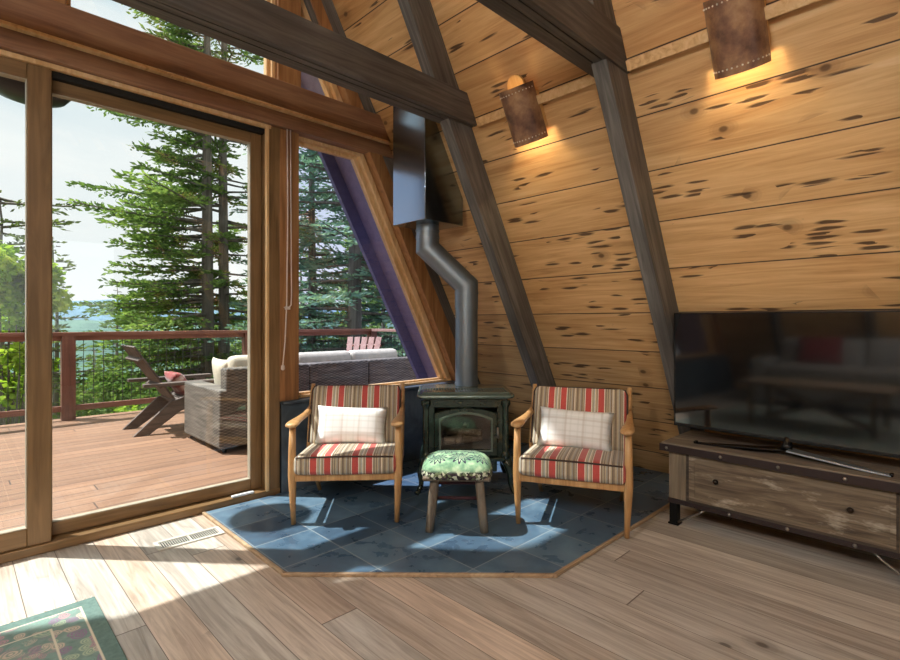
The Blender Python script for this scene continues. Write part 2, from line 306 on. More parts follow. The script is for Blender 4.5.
# ------------------------------------------------------------------ mesh helpers
class B:
    def __init__(s): s.v=[]; s.f=[]
    def add(s,vs,fs):
        k=len(s.v); s.v+= [tuple(v) for v in vs]; s.f+=[tuple(i+k for i in f) for f in fs]; return s
    def box(s,x0,x1,y0,y1,z0,z1,m=None):
        vs=[(x,y,z) for z in(z0,z1) for y in(y0,y1) for x in(x0,x1)]
        if m: vs=[m@Vector(v) for v in vs]
        return s.add(vs,[(0,2,3,1),(4,5,7,6),(0,1,5,4),(2,6,7,3),(0,4,6,2),(1,3,7,5)])
    def bar(s,p,q,w,h,up=(0,0,1)):
        """box beam from p to q, w across, h along `up`"""
        p=Vector(p);q=Vector(q);d=(q-p).normalized();u=Vector(up);a=d.cross(u).normalized();u=a.cross(d)
        vs=[e+a*sx*w/2+u*sy*h/2 for e in(p,q) for sx,sy in((-1,-1),(1,-1),(1,1),(-1,1))]
        return s.add(vs,[(0,1,2,3),(7,6,5,4),(0,4,5,1),(1,5,6,2),(2,6,7,3),(3,7,4,0)])
    def prism(s,poly,a0,a1,axis='y'):
        """poly in (x,z) for y, (y,z) for x, (x,y) for z"""
        n=len(poly)
        mk={'y':lambda p,a:(p[0],a,p[1]),'x':lambda p,a:(a,p[0],p[1]),'z':lambda p,a:(p[0],p[1],a)}[axis]
        vs=[mk(p,a0) for p in poly]+[mk(p,a1) for p in poly]
        return s.add(vs,[tuple(range(n)),tuple(range(2*n-1,n-1,-1))]+[(i,i+n,(i+1)%n+n,(i+1)%n) for i in range(n)])
    def ring(s,outer,inner,a0,a1,axis='y'):
        n=len(outer)
        mk={'y':lambda p,a:(p[0],a,p[1]),'x':lambda p,a:(a,p[0],p[1]),'z':lambda p,a:(p[0],p[1],a)}[axis]
        vs=[mk(p,a) for a in(a0,a1) for P in(outer,inner) for p in P]
        fs=[]
        for i in range(n):
            j=(i+1)%n
            fs+=[(i,j,n+j,n+i),(2*n+i,3*n+i,3*n+j,2*n+j),(i,2*n+i,2*n+j,j),(n+i,n+j,3*n+j,3*n+i)]
        return s.add(vs,fs)
    def tube(s,pts,r,seg=10,flat=1.,cap=True,up=None):
        pts=[Vector(p) for p in pts]; n=len(pts); rs=r if isinstance(r,(list,tuple)) else [r]*n
        d0=(pts[1]-pts[0]).normalized()
        a=Vector(up) if up else (Vector((0,0,1)) if abs(d0.z)<.9 else Vector((1,0,0)))
        a=(a-d0*a.dot(d0)).normalized(); vs=[]
        for i in range(n):
            di=(pts[i]-pts[i-1]).normalized() if i else d0
            do=(pts[i+1]-pts[i]).normalized() if i<n-1 else di
            t=(di+do).normalized() if (di+do).length>1e-6 else do
            a=(a-t*a.dot(t)).normalized(); b=t.cross(a)
            cs=max(.5,di.dot(t)); ax=(do-di); ax=ax-t*ax.dot(t)
            for k in range(seg):
                an=2*math.pi*k/seg; o=a*math.cos(an)*rs[i]*flat+b*math.sin(an)*rs[i]
                if ax.length>1e-4:
                    m=ax.normalized(); o=o+m*(o.dot(m)*(1/cs-1))
                vs.append(pts[i]+o)
        fs=[(i*seg+k,i*seg+(k+1)%seg,(i+1)*seg+(k+1)%seg,(i+1)*seg+k) for i in range(n-1) for k in range(seg)]
        if cap: fs+=[tuple(range(seg-1,-1,-1)),tuple((n-1)*seg+k for k in range(seg))]
        return s.add(vs,fs)
    def lathe(s,prof,ctr=(0,0,0),seg=24,m=None,a0=0.,a1=2*math.pi):
        full=abs(a1-a0-2*math.pi)<1e-6; n=len(prof); ns=seg if full else seg+1; vs=[]
        for k in range(ns):
            an=a0+(a1-a0)*k/seg
            for r,z in prof:
                p=Vector((ctr[0]+r*math.cos(an),ctr[1]+r*math.sin(an),ctr[2]+z)); vs.append(m@p if m else p)
        fs=[]
        for k in range(seg):
            k2=(k+1)%ns
            for i in range(n-1): fs.append((k*n+i,k2*n+i,k2*n+i+1,k*n+i+1))
        return s.add(vs,fs)
    def loft(s,secs,cap=True):
        n=len(secs[0]); vs=[p for sc in secs for p in sc]
        fs=[(i*n+k,i*n+(k+1)%n,(i+1)*n+(k+1)%n,(i+1)*n+k) for i in range(len(secs)-1) for k in range(n)]
        if cap: fs+=[tuple(range(n-1,-1,-1)),tuple((len(secs)-1)*n+k for k in range(n))]
        return s.add(vs,fs)
    def ball(s,ctr,r,seg=10):
        rx,ry,rz=(r,r,r) if not isinstance(r,(tuple,list)) else r
        vs=[];h=seg//2
        for i in range(h+1):
            t=math.pi*i/h
            for k in range(seg):
                a=2*math.pi*k/seg; vs.append((ctr[0]+rx*math.sin(t)*math.cos(a),ctr[1]+ry*math.sin(t)*math.sin(a),ctr[2]+rz*math.cos(t)))
        return s.add(vs,[(i*seg+k,(i+1)*seg+k,(i+1)*seg+(k+1)%seg,i*seg+(k+1)%seg) for i in range(h) for k in range(seg)])
    def xf(s,m): s.v=[tuple(m@Vector(v)) for v in s.v]; return s
    def obj(s,name,mat,parent=None,bevel=0.,seg=2,smooth=False,sub=0,fix=True):
        me=bpy.data.meshes.new(name); me.from_pydata(s.v,[],s.f); 
        if fix:
            bm=bmesh.new(); bm.from_mesh(me); bmesh.ops.remove_doubles(bm,verts=bm.verts,dist=1e-6); bmesh.ops.recalc_face_normals(bm,faces=bm.faces); bm.to_mesh(me); bm.free()
        me.materials.append(M[mat] if isinstance(mat,str) else mat)
        o=bpy.data.objects.new(name,me); COL.objects.link(o)
        if parent: o.parent=parent
        if bevel:
            md=o.modifiers.new('bevel','BEVEL'); md.width=bevel; md.segments=seg; md.limit_method='ANGLE'; md.angle_limit=R(40); smooth=smooth or 'auto'
        if sub:
            md=o.modifiers.new('sub','SUBSURF'); md.levels=sub; md.render_levels=sub
        if smooth:
            for p in me.polygons: p.use_smooth=True
            if smooth=='auto': me.set_sharp_from_angle(angle=R(35))
        return o
def rbox(w,d,h,r=.03,puff=0.,n=6,ctr=(0,0,0)):
    """soft cushion: rounded box with puffed broad faces"""
    bm=bmesh.new(); bmesh.ops.create_cube(bm,size=1.)
    for v in bm.verts: v.co=Vector((v.co.x*w,v.co.y*d,v.co.z*h))
    bmesh.ops.bevel(bm,geom=list(bm.edges)+list(bm.verts),offset=r,segments=3,affect='EDGES',profile=.5)
    for i in range(n):
        for ax,L in ((0,w),(1,d),(2,h)):
            if L<3*r: continue
            pos=-L/2+r+(L-2*r)*(i+.5)/n
            no=[0,0,0]; no[ax]=1; co=[0,0,0]; co[ax]=pos
            bmesh.ops.bisect_plane(bm,geom=list(bm.verts)+list(bm.edges)+list(bm.faces),plane_co=co,plane_no=no)
    b=B(); bm.verts.ensure_lookup_table()
    dims=(w,d,h); th=dims.index(min(dims))
    for v in bm.verts:
        p=list(v.co); k=1.
        for ax in range(3):
            if ax!=th: k*=max(0,1-(2*p[ax]/dims[ax])**2)
        p[th]*=1+puff*k/(dims[th]/2)
        b.v.append((p[0]+ctr[0],p[1]+ctr[1],p[2]+ctr[2]))
    b.f=[tuple(v.index for v in f.verts) for f in bm.faces]; bm.free(); return b
def pillow(w,h,t,n=14,pinch=.07):
    b=B(); vs=[];fs=[]
    for side in(1,-1):
        for i in range(n+1):
            for j in range(n+1):
                u=2*i/n-1; v=2*j/n-1
                k=(max(0,1-u**4)*max(0,1-v**4))**.5
                x=u*w/2*(1-pinch*(1-v*v)*abs(u)); z=v*h/2*(1-pinch*(1-u*u)*abs(v))
                vs.append((x,side*t/2*k*(.92+.08*math.cos(3*u+2*v)),z))
    o=(n+1)**2
    for s_ in(0,1):
        for i in range(n):
            for j in range(n):
                a=s_*o+i*(n+1)+j; q=(a,a+1,a+n+2,a+n+1); fs.append(q if s_==0 else q[::-1])
    return b.add(vs,fs)
def top(o,label,cat=None,group=None,kind=None):
    o['label']=label
    if cat:o['category']=cat
    if group:o['group']=group
    if kind:o['kind']=kind
    return o
def empty(name,loc,rz=0.,label='',cat=None,group=None,kind=None):
    o=bpy.data.objects.new(name,None); COL.objects.link(o); o.location=loc; o.rotation_euler=(0,0,rz); o.empty_display_size=.1
    return top(o,label,cat,group,kind)
def clone(r,loc,rz,label,group=None,scale=None):
    n=r.copy(); COL.objects.link(n); n.location=loc; n.rotation_euler=(0,0,rz); n['label']=label
    if scale: n.scale=scale
    if group: n['group']=group
    for ch in list(r.children):
        k=ch.copy(); COL.objects.link(k); k.parent=n
        for gch in list(ch.children):
            q=gch.copy(); COL.objects.link(q); q.parent=k
    return n
def S(o,label,cat=None): return top(o,label,cat,None,'structure')
# ------------------------------------------------------------------ camera
cam=bpy.data.cameras.new('camera'); co=bpy.data.objects.new('camera',cam); COL.objects.link(co)
cam.sensor_width=36; cam.lens=508/900*36; cam.shift_y=-8/900; cam.clip_end=3000; cam.clip_start=.05
A=R(45.5)
co.location=(0,0,1.1); co.rotation_euler=(R(90),0,-(R(90)-A)); SC.camera=co
# ------------------------------------------------------------------ room shell
T=1.82; X0=3.69; RX=.3; LX=2*RX-X0; ZR=(X0-RX)*T; YB=-4.6; YG=3.13
roofx=lambda z: X0-z/T
nl=math.sqrt(1+T*T); nin=Vector((-T/nl,0,-1/nl))     # into the room, right side
def mir(p): return (2*RX-p[0],p[1])
S(B().box(LX-.2,X0+.2,YB-.1,3.2,-.05,0).obj('floor','floor'),'weathered grey brown wood plank floor of the room','floor')
th=.12/ (T/nl)
S(B().prism([(X0,0),(RX,ZR),(RX,ZR+.25),(X0+th,0)],YB-.1,3.17).obj('wall_right','roof'),'sloped right wall of knotty pecky cedar boards','wall')
S(B().prism([(LX,0),(LX-th,0),(RX,ZR+.25),(RX,ZR)],YB-.1,3.17).obj('wall_left','roof'),'sloped left wall of knotty cedar boards outside the view','wall')
# eaves beyond the gable
for nm,f in (('right',lambda p:p),('left',mir)):
    o=B().prism([f(p) for p in [(X0+.02,0),(RX,ZR+.03),(RX,ZR+.25),(X0+th,0)]],3.172,3.78).obj('trim_9','soffit')
    S(o,'roof overhang with purple pane flare in its colour outside the gable on the %s'%nm,'roof overhang')
    o=B().prism([f(p) for p in [(X0-.1,0),(RX,ZR-.2),(RX,ZR+.27),(X0+th+.02,0)]],3.78,3.82).obj('trim_10','fascia')
    S(o,'barge board with purple pane flare in its colour at the edge of the %s roof overhang'%nm,'barge board')
# back gable (behind the camera) with a big window
W0,W1,WZ0,WZ1=-1.6,2.2,.9,2.6
S(B().prism([(LX,0),(X0,0),(X0-WZ0/T,WZ0),(LX+WZ0/T,WZ0)],YB-.1,YB).prism([(LX+WZ1/T,WZ1),(X0-WZ1/T,WZ1),(RX,ZR)],YB-.1,YB).prism([(LX+WZ0/T,WZ0),(W0,WZ0),(W0,WZ1),(LX+WZ1/T,WZ1)],YB-.1,YB).prism([(X0-WZ0/T,WZ0),(X0-WZ1/T,WZ1),(W1,WZ1),(W1,WZ0)],YB-.1,YB).obj('wall_back','gable'),'fir boarded gable wall behind the viewer','wall')
wb=empty('window_4',(0,0,0),0,'wide window in the gable behind the viewer','window',kind='structure')
B().ring([(W0,WZ0),(W1,WZ0),(W1,WZ1),(W0,WZ1)],[(W0+.06,WZ0+.06),(W1-.06,WZ0+.06),(W1-.06,WZ1-.06),(W0+.06,WZ1-.06)],YB-.08,YB).obj('frame','gable',wb)
B().box(W0+.06,W1-.06,YB-.05,YB-.044,WZ0+.06,WZ1-.06).obj('pane','glass',wb)
# ---- rafters
def rafter(y0,label,side=1,d=.19,w=.08,z1=None):
    L=math.hypot(X0-RX,ZR)
    b=B().box(-w,0,-d,-.001,0.22,L-.02)
    m=Matrix(((0,T/nl,-1/nl,X0),(-1,0,0,0),(0,1/nl,T/nl,0),(0,0,0,1)))
    if side<0: m=Matrix(((0,-T/nl,1/nl,LX),(1,0,0,0),(0,1/nl,T/nl,0),(0,0,0,1)))
    o=b.obj('rafter','rafter',bevel=.004)
    if side<0: m=m@Matrix.Translation((w,0,0))
    o.matrix_world=Matrix.Translation((0,y0,0))@m
    return S(o,label,'rafter')
rafter(2.235,'grey stained sloping rafter behind the stove pipe and right chair')
rafter(1.185,'grey stained sloping rafter ending at the left edge of the television')
rafter(3.055,'dark sloping rafter against the gable beside the slanted window',w=.07)
for k,y in enumerate((.0,-1.05,-2.1,-3.15)): rafter(y,'grey stained rafter on the right slope behind the viewer')
for k,y in enumerate((2.235,1.185,.0,-1.05,-2.1,-3.15)): rafter(y,'grey stained rafter on the left slope out of view',-1)
def tie(y,z0,z1,label):
    P=[(LX+z0/T,z0),(X0-z0/T,z0),(X0-z1/T,z1),(LX+z1/T,z1)]
    P=[(LX+z0/T+.004,z0),(X0-z0/T-.004,z0),(X0-z1/T-.004,z1),(LX+z1/T+.004,z1)]
    o=B().prism(P,y,y+.03).prism([(LX+z0/T+.004,z0+.006),(X0-z0/T-.004,z0+.006),P[2],P[3]],y+.03,y+.036).prism(P,y+.036,y+.075).prism(P,y+.081+.0,y+.15).obj('tie_beam','tie',bevel=.003)
    return S(o,label,'beam')
tie(2.185,2.352,2.53,'dark tie beam crossing above the sliding door to the flue box')
tie(1.172,2.335,2.52,'dark tie beam at top centre meeting the rafter by the television')
for y in (-.085,-1.135,-2.185,-3.235): tie(y,2.335,2.515,'dark tie beam behind the viewer')
# ledge strips on the right slope
def slopebox(name,mat,y0,y1,s0,s1,d,label=None,bev=.003):
    m=Matrix(((0,T/nl,-1/nl,X0),(-1,0,0,0),(0,1/nl,T/nl,0),(0,0,0,1)))
    o=B().box(-y1,-y0,-d,-.0005,s0,s1).obj(name,mat,bevel=bev); o.matrix_world=m
    return o
zl=2.355*nl/T
S(slopebox('trim_1','ledge',1.27,2.155,zl-.01,zl+.04,.045),'light wood ledge strip on the slope behind the middle sconce','trim')
S(slopebox('trim_2','ledge',.085,1.165,zl-.01,zl+.04,.045),'light wood ledge strip on the slope behind the right sconce','trim')
# ------------------------------------------------------------------ gable wall facing the deck
zb0,zb1=2.44,2.62
S(B().prism([(LX+zb0/T,zb0),(X0-zb0/T,zb0),(X0-zb1/T,zb1),(LX+zb1/T,zb1)],3.02,3.2).obj('trim_3','gable',bevel=.006),'thick reddish fir beam above the sliding door','beam')
S(B().prism([(LX+2.43/T,2.425),(roofx(2.43)-.012,2.425),(roofx(2.44)-.012,2.442),(LX+2.44/T,2.442)],3.0,3.08).obj('trim_4','ledge',bevel=.003),'thin pale strip painting the light caught under the fir beam','trim')  # strip added as the highlight along the lower edge of the beam
S(B().prism([(-.9,2.337),(roofx(2.337)-.012,2.337),(roofx(2.43)-.012,2.43),(-.9,2.43)],3.036,3.2).obj('trim_5','gable',bevel=.004),'fir head casing between beam and sliding door','trim')
S(B().box(-.84,1.44,3.07,3.1,2.315,2.342).obj('trim_6','jamb',bevel=.003),'pale stop strip along the door head','trim')
def post(x0,x1,z0,z1,y0,y1,nm,label): return S(B().box(x0,x1,y0,y1,z0,z1).obj(nm,'gable_v',bevel=.004),label,'post')
post(1.497,1.632,.59,2.337,3.075,3.2,'trim_7','fir post between the sliding door and the slanted window')
post(-1.03,-.9,.59,2.337,3.075,3.2,'trim_7','fir post left of the sliding door outside the view')
post(1.49,1.65,2.62,4.0,3.08,3.2,'trim_8','fir post between the two upper windows')
post(.25,.40,2.62,4.0,3.08,3.2,'trim_8','fir post at the top left corner above the beam')
post(-1.05,-.89,2.62,4.0,3.08,3.2,'trim_8','fir upper post far left outside the view')
wx=lambda z: 3.085-(z-.595)/1.9
def both(label,nm,mat,poly,y0,y1,lab2):
    S(B().prism(poly,y0,y1).obj(nm,mat,bevel=.003),label,'casing')
    S(B().prism([mir(p) for p in poly],y0,y1).obj(nm,mat,bevel=.003),lab2,'casing')
both('slanted fir casing beside the large trapezoid window','trim_11','gable_v',[(wx(.597),.597),(X0-.12-.597/T,.597),(X0-.12-2.43/T,2.43),(wx(2.33),2.335),],3.042,3.2,'slanted fir casing left of the door out of view')
both('slanted fir casing beside the upper corner window','trim_12','gable_v',[(wx(2.62),2.62),(X0-.12-2.62/T,2.62),(X0-.12-3.5/T,3.5),(1.645,3.34)],3.042,3.2,'slanted fir casing beside the upper left window out of view')
S(B().prism([(LX+4/T,4.0),(X0-4/T,4.0),(RX,ZR)],3.1,3.2).obj('wall_front','gable'),'boarded gable peak above the upper windows','wall')
both('dark slate half wall under the slanted window','wall_1','slatewall',[(1.5,.0),(X0-.003,0),(X0-.575/T,.575),(1.5,.575)],3.06,3.2,'dark slate half wall left of the door out of view')
both('narrow slate ledge under the slanted window','trim_13','slatewall',[(1.497,.575),(wx(.575)+.05,.575),(wx(.595)+.05,.592),(1.497,.592)],3.035,3.2,'slate ledge left of the door out of view')
def inset(P,ds):
    """inset convex polygon edge i by ds[i] (edge from i to i+1)"""
    n=len(P); L=[]
    ar=sum(P[i][0]*P[(i+1)%n][1]-P[(i+1)%n][0]*P[i][1] for i in range(n))
    for i in range(n):
        (x0,y0),(x1,y1)=P[i],P[(i+1)%n]; dx,dy=x1-x0,y1-y0; l=math.hypot(dx,dy); nx,ny=(-dy/l,dx/l) if ar>0 else (dy/l,-dx/l)
        L.append((nx,ny,nx*x0+ny*y0+ds[i]))
    O=[]
    for i in range(n):
        a,b=L[i-1],L[i]; D=a[0]*b[1]-a[1]*b[0]; O.append(((a[2]*b[1]-b[2]*a[1])/D,(a[0]*b[2]-b[0]*a[2])/D))
    return O
def window(nm,poly,ds,label,gl='glass',y0=3.115):
    w=empty(nm,(0,0,0),0,label,'window',kind='structure')
    i1=inset(poly,[d*.55 for d in ds]); i2=inset(poly,ds)
    B().ring(poly,i1,y0,3.2).obj('frame','jamb',w,bevel=.003)
    B().ring(i1,i2,y0+.035,3.195).obj('sash','jamb',w,bevel=.003)
    B().prism(inset(poly,[d*.9 for d in ds]),3.165,3.171).obj('pane',gl,w)
    return w
P1=[(1.632,.595),(wx(.595),.595),(wx(2.337),2.337),(1.632,2.337)]
window('window_1',P1,[.03,.075,.04,.02],'large trapezoid window with slanted fir frame above the slate half wall','glass_b')
window('window_5',[mir(p) for p in P1],[.03,.075,.04,.02],'trapezoid window left of the door out of view')
P2=[(1.65,2.62),(wx(2.62),2.62),(1.65,.595+(3.085-1.65)*1.9)]
window('window_2',P2,[.02,.07,.03],'small triangular window in the upper corner by the roof')
window('window_6',[mir(p) for p in P2],[.02,.07,.03],'small triangular upper window out of view')
window('window_3',[(.40,2.62),(1.49,2.62),(1.49,4.0),(.40,4.0)],[.03,.045,.04,.03],'upper window showing sky and treetops above the beam')
window('window_7',[(-.89,2.62),(.25,2.62),(.25,4.0),(-.89,4.0)],[.03,.03,.04,.03],'upper window left of the corner post above the beam')
# sliding door
D=empty('door_1',(0,0,0),0,'wood framed sliding glass door opening to the deck','door',kind='structure')
B().box(1.413,1.5,3.075,3.2,0,2.337).obj('jamb','doorwood',D,bevel=.005)
B().box(1.405,1.425,3.065,3.09,.04,2.33).obj('stop','jamb',D,bevel=.003)
B().box(-.9,-.813,3.075,3.2,0,2.337).obj('jamb','doorwood',D,bevel=.005)
B().box(-.9,1.5,3.07,3.22,0,.045).obj('threshold','doorwood_h',D,bevel=.006)
B().box(-.813,1.413,3.11,3.2,2.29,2.3365).obj('head_track','dark',D)
def panel(nm,x0,x1,y0,y1,z0,z1,st0,st1,rt,rb,stm='doorwood'):
    p=B().box(x0,x0+st0,y0,y1,z0,z1).box(x1-st1,x1,y0,y1,z0,z1).obj(nm,stm,D,bevel=.004)
    B().box(x0+st0,x1-st1,y0+.002,y1-.002,z1-rt,z1).box(x0+st0,x1-st1,y0+.002,y1-.002,z0,z0+rb).obj('rail','doorwood_h',p,bevel=.004)
    B().box(x0+st0-.01,x1-st1+.01,(y0+y1)/2-.004,(y0+y1)/2+.004,z0+rb-.01,z1-rt+.01).obj('pane','glass',p)
    B().ring([(x0+st0,z0+rb),(x1-st1,z0+rb),(x1-st1,z1-rt),(x0+st0,z1-rt)],[(x0+st0+.004,z0+rb+.004),(x1-st1-.004,z0+rb+.004),(x1-st1-.004,z1-rt-.004),(x0+st0+.004,z1-rt-.004)],y0+.004,y1-.004).obj('glazing_bead','bead',p)
    return p
panel('fixed_panel',-.813,.347,3.085,3.135,.045,2.315,.08,.092,.075,.085)
panel('sliding_panel',.33,1.411,3.145,3.19,.048,2.29,.022,.07,.064,.066)
B().box(1.2,1.335,3.076,3.1,.0445,.058).obj('track_block','white',D,bevel=.004)
# blind cord hanging on the post
cd=empty('blind_cord',(1.54,3.07,2.38),0,'white pull cord hanging on the fir post beside the sliding door','cord')
z=lambda v:v-2.38
B().tube([(0,-.012,0),(.004,-.012,-.6),(-.004,-.014,-1.15),(-.016,-.016,-1.4),(-.032,-.018,-1.55)],.0045,8).obj('cord_line','cord',cd,smooth=True)
B().tube([(.022,-.012,0),(.026,-.012,-.6),(.03,-.012,-1.1),(.026,-.014,-1.17),(.008,-.016,-1.19)],.004,8).obj('cord_line','cord',cd,smooth=True)
B().lathe([(.002,0),(.010,-.008),(.013,-.03),(.004,-.038)],(-.032,-.018,-1.55),12).obj('tassel','cord',cd,smooth=True)
B().box(-.012,.02,-.018,.0,-1.2,-1.18).tube([(-.012,-.016,-1.19),(-.026,-.018,-1.185)],.004,6).obj('cleat','cord',cd,bevel=.002)
# ------------------------------------------------------------------ hearth
H=[(1.03,3.058),(1.03,2.075),(1.86,1.245),(3.69-.02/T-.004,1.245),(3.69-.02/T-.004,3.058)]
h=empty('hearth_pad',(0,0,0),0,'five sided blue grey slate tile hearth pad with a thin wood edge','hearth',kind='structure')
B().prism(H,0.0005,.012,'z').obj('slate_tiles','slate',h)
def edge(p,q): return B().bar((*p,.008),(*q,.008),.017,.016).obj('edge_strip','hearthtrim',h,bevel=.003)
edge(H[0],(1.03,2.063)); edge((1.022,2.078),(1.865,1.237)); edge((1.855,1.245),H[3])
# floor vent
v=empty('floor_vent',(.865,2.765,0),R(-2),'cream metal floor register beside the sliding door','vent')
B().ring([(-.155,-.058),(.155,-.058),(.155,.058),(-.155,.058)],[(-.135,-.04),(.135,-.04),(.135,.04),(-.135,.04)],.0005,.007,'z').obj('frame','vent',v,bevel=.002)
b=B()
for i in range(26): b.bar((-.13+i*.0104,-.04,.0025),(-.13+i*.0104,.04,.0025),.0026,.0026)
b.box(-.003,.003,-.04,.04,.003,.007); b.obj('grille','vent',v)
B().box(-.134,.134,-.039,.039,.0003,.001).obj('duct_opening','dark',v)
# rug
rg=empty('area_rug',(.408,2.43,0),0,'green and pink floral rug at the bottom left corner','rug')
B().box(-1.9,0,-2.9,0,.0005,.011).obj('pile','rug',rg,bevel=.003)
random.seed(5); b=B()
for i in range(70):
    x=-i*.0272-.01; b.tube([(x,-.002,.008),(x+random.uniform(-.006,.006),.012,.004),(x+random.uniform(-.01,.01),.024,.003)],.0035,5)
b.obj('fringe','cord',rg)['kind']='stuff'
# ------------------------------------------------------------------ lounge chairs
def lounge(loc,rz,label):
    ch=empty('lounge_chair',loc,rz,label,'armchair','pair of striped lounge chairs')
    for s in(-1,1):
        B().tube([(s*.277,-.002,0),(s*.281,.0,.12),(s*.285,.004,.26),(s*.286,.008,.4),(s*.284,.012,.525)],[.0125,.017,.023,.02,.017],12).obj('front_leg','teak',ch,smooth=True)
        B().tube([(s*.245,.56,0),(s*.262,.52,.12),(s*.276,.49,.25),(s*.28,.475,.30)],[.0125,.016,.021,.02],12).obj('back_leg','teak',ch,smooth=True)
        # back post, curved plank
        secs=[]
        for y,z_,hw,hd in((.43,.245,.014,.03),(.465,.36,.014,.032),(.505,.48,.015,.04),(.535,.56,.0155,.036),(.566,.64,.0145,.028),(.582,.685,.013,.014)):
            secs.append([(s*.290+hw*math.cos(2*math.pi*k/12),y+hd*math.sin(2*math.pi*k/12),z_) for k in range(12)])
        B().loft(secs).obj('back_post','teak',ch,smooth=True)
        secs=[]
        for y,x,hw,hh,z_ in((.53,.291,.016,.026,.545),(.44,.291,.018,.022,.528),(.33,.290,.02,.017,.527),(.2,.288,.025,.014,.532),(.08,.284,.032,.0135,.538),(-.01,.28,.036,.014,.540),(-.045,.278,.032,.013,.538),(-.062,.277,.018,.009,.536)):
            secs.append([(s*x+hw*math.cos(2*math.pi*k/14),y,z_+hh*math.sin(2*math.pi*k/14)) for k in range(14)])
        B().loft(secs).obj('armrest','teak',ch,smooth=True)
        B().bar((s*.287,.0,.252),(s*.287,.49,.235),.022,.045).obj('side_rail','teak',ch,bevel=.005)
    B().box(-.285,.285,-.008,.016,.228,.268).obj('front_rail','teak',ch,bevel=.006)
    B().box(-.28,.28,.475,.497,.22,.262).obj('rear_rail','teak',ch,bevel=.006)
    b=B()
    for i in range(5): b.bar((-.275,.462+i*.025,.34+i*.066),(.275,.462+i*.025,.34+i*.066),.016,.035)
    b.obj('back_slats','teak',ch,bevel=.004)
    m=Matrix.Translation((0,.225,.303))@Matrix.Rotation(R(-4),4,'X')
    sc=rbox(.545,.53,.105,.028,.012).xf(m).obj('seat_cushion','stripe',ch,smooth=True)
    ln=lambda mm,w,d,h: [mm@Vector(p) for p in((-w,d,h),(-w*.5,d-.004,h+.004),(0,d-.005,h+.006),(w*.5,d-.004,h+.004),(w,d,h))]
    B().tube(ln(m,.258,-.26,.041),.0048,6).obj('piping','piping',sc,smooth=True)
    m2=Matrix.Translation((0,.47,.498))@Matrix.Rotation(R(-21),4,'X')
    bc=rbox(.548,.105,.375,.03,.012).xf(m2).obj('back_cushion','stripe',ch,smooth=True)
    B().tube([m2@Vector(p) for p in((-.278,-.035,-.17),(-.278,-.037,.148),(-.265,-.037,.176),(-.14,-.037,.182),(0,-.038,.183),(.14,-.037,.182),(.265,-.037,.176),(.278,-.037,.148),(.278,-.035,-.17))],.0048,6).obj('piping','piping',bc,smooth=True)
    return ch
def place(par_loc,rz,m): return Matrix.Translation(par_loc)@Matrix.Rotation(rz,4,'Z')@m
HZ=.0125
cl=((1.5255,2.3605,HZ),R(-41)); cr=((2.312,1.452,HZ),R(-64.))
lc=lounge(*cl,'striped wooden lounge chair left of the stove under the slanted window')
rc_=lounge(*cr,'striped wooden lounge chair right of the stove near the television')
for (L,rz),lab,ty in ((cl,'sunlit white plaid lumbar pillow on the left striped chair',0.),(cr,'white plaid lumbar pillow on the striped chair near the television',.0)):
    o=pillow(.43,.235,.13).obj('lumbar_pillow','pillow',smooth=True)
    o.matrix_world=place(L,rz,Matrix.Translation((-.012+ty,.345,.457))@Matrix.Rotation(R(-20),4,'X')@Matrix.Rotation(R(2),4,'Y'))
    top(o,lab,'pillow','lumbar pillows on the lounge chairs')
# ------------------------------------------------------------------ footstool
st=empty('footstool',(1.945,1.925,HZ),R(-46),'low rustic log stool with green embroidered seat before the stove','stool')
for sx,sy in((-1,-1),(1,-1),(-1,1),(1,1)):
    B().tube([(sx*.143,sy*.105-.0,0),(sx*.132,sy*.1,.1),(sx*.122,sy*.095,.21),(sx*.115,sy*.09,.285)],[.021,.0235,.0225,.024],10).obj('leg','oldlog',st,smooth=True)
for y,zz in((.098,.19),(.1,.105)): B().tube([(-.125,y,zz),(.125,y,zz)],.0095,8).obj('rung','oldred',st,smooth=True)
for sx in(-1,1): B().tube([(sx*.13,-.1,.16),(sx*.13,.1,.16)],.0095,8).obj('rung','oldred',st,smooth=True)
B().box(-.176,.176,-.135,.135,.268,.292).obj('seat_frame','oldlog',st,bevel=.008)
secs=[]
for zz,k in((.28,1.),(.297,1.03),(.314,1.02),(.337,.97),(.357,.86),(.372,.68),(.380,.42),(.383,.12)):
    secs.append([(.183*k*math.copysign(abs(math.cos(t))**.45,math.cos(t)),.145*k*math.copysign(abs(math.sin(t))**.45,math.sin(t)),zz) for t in [2*math.pi*i/40 for i in range(40)]])
B().loft(secs).obj('seat_cushion','needle',st,smooth=True)
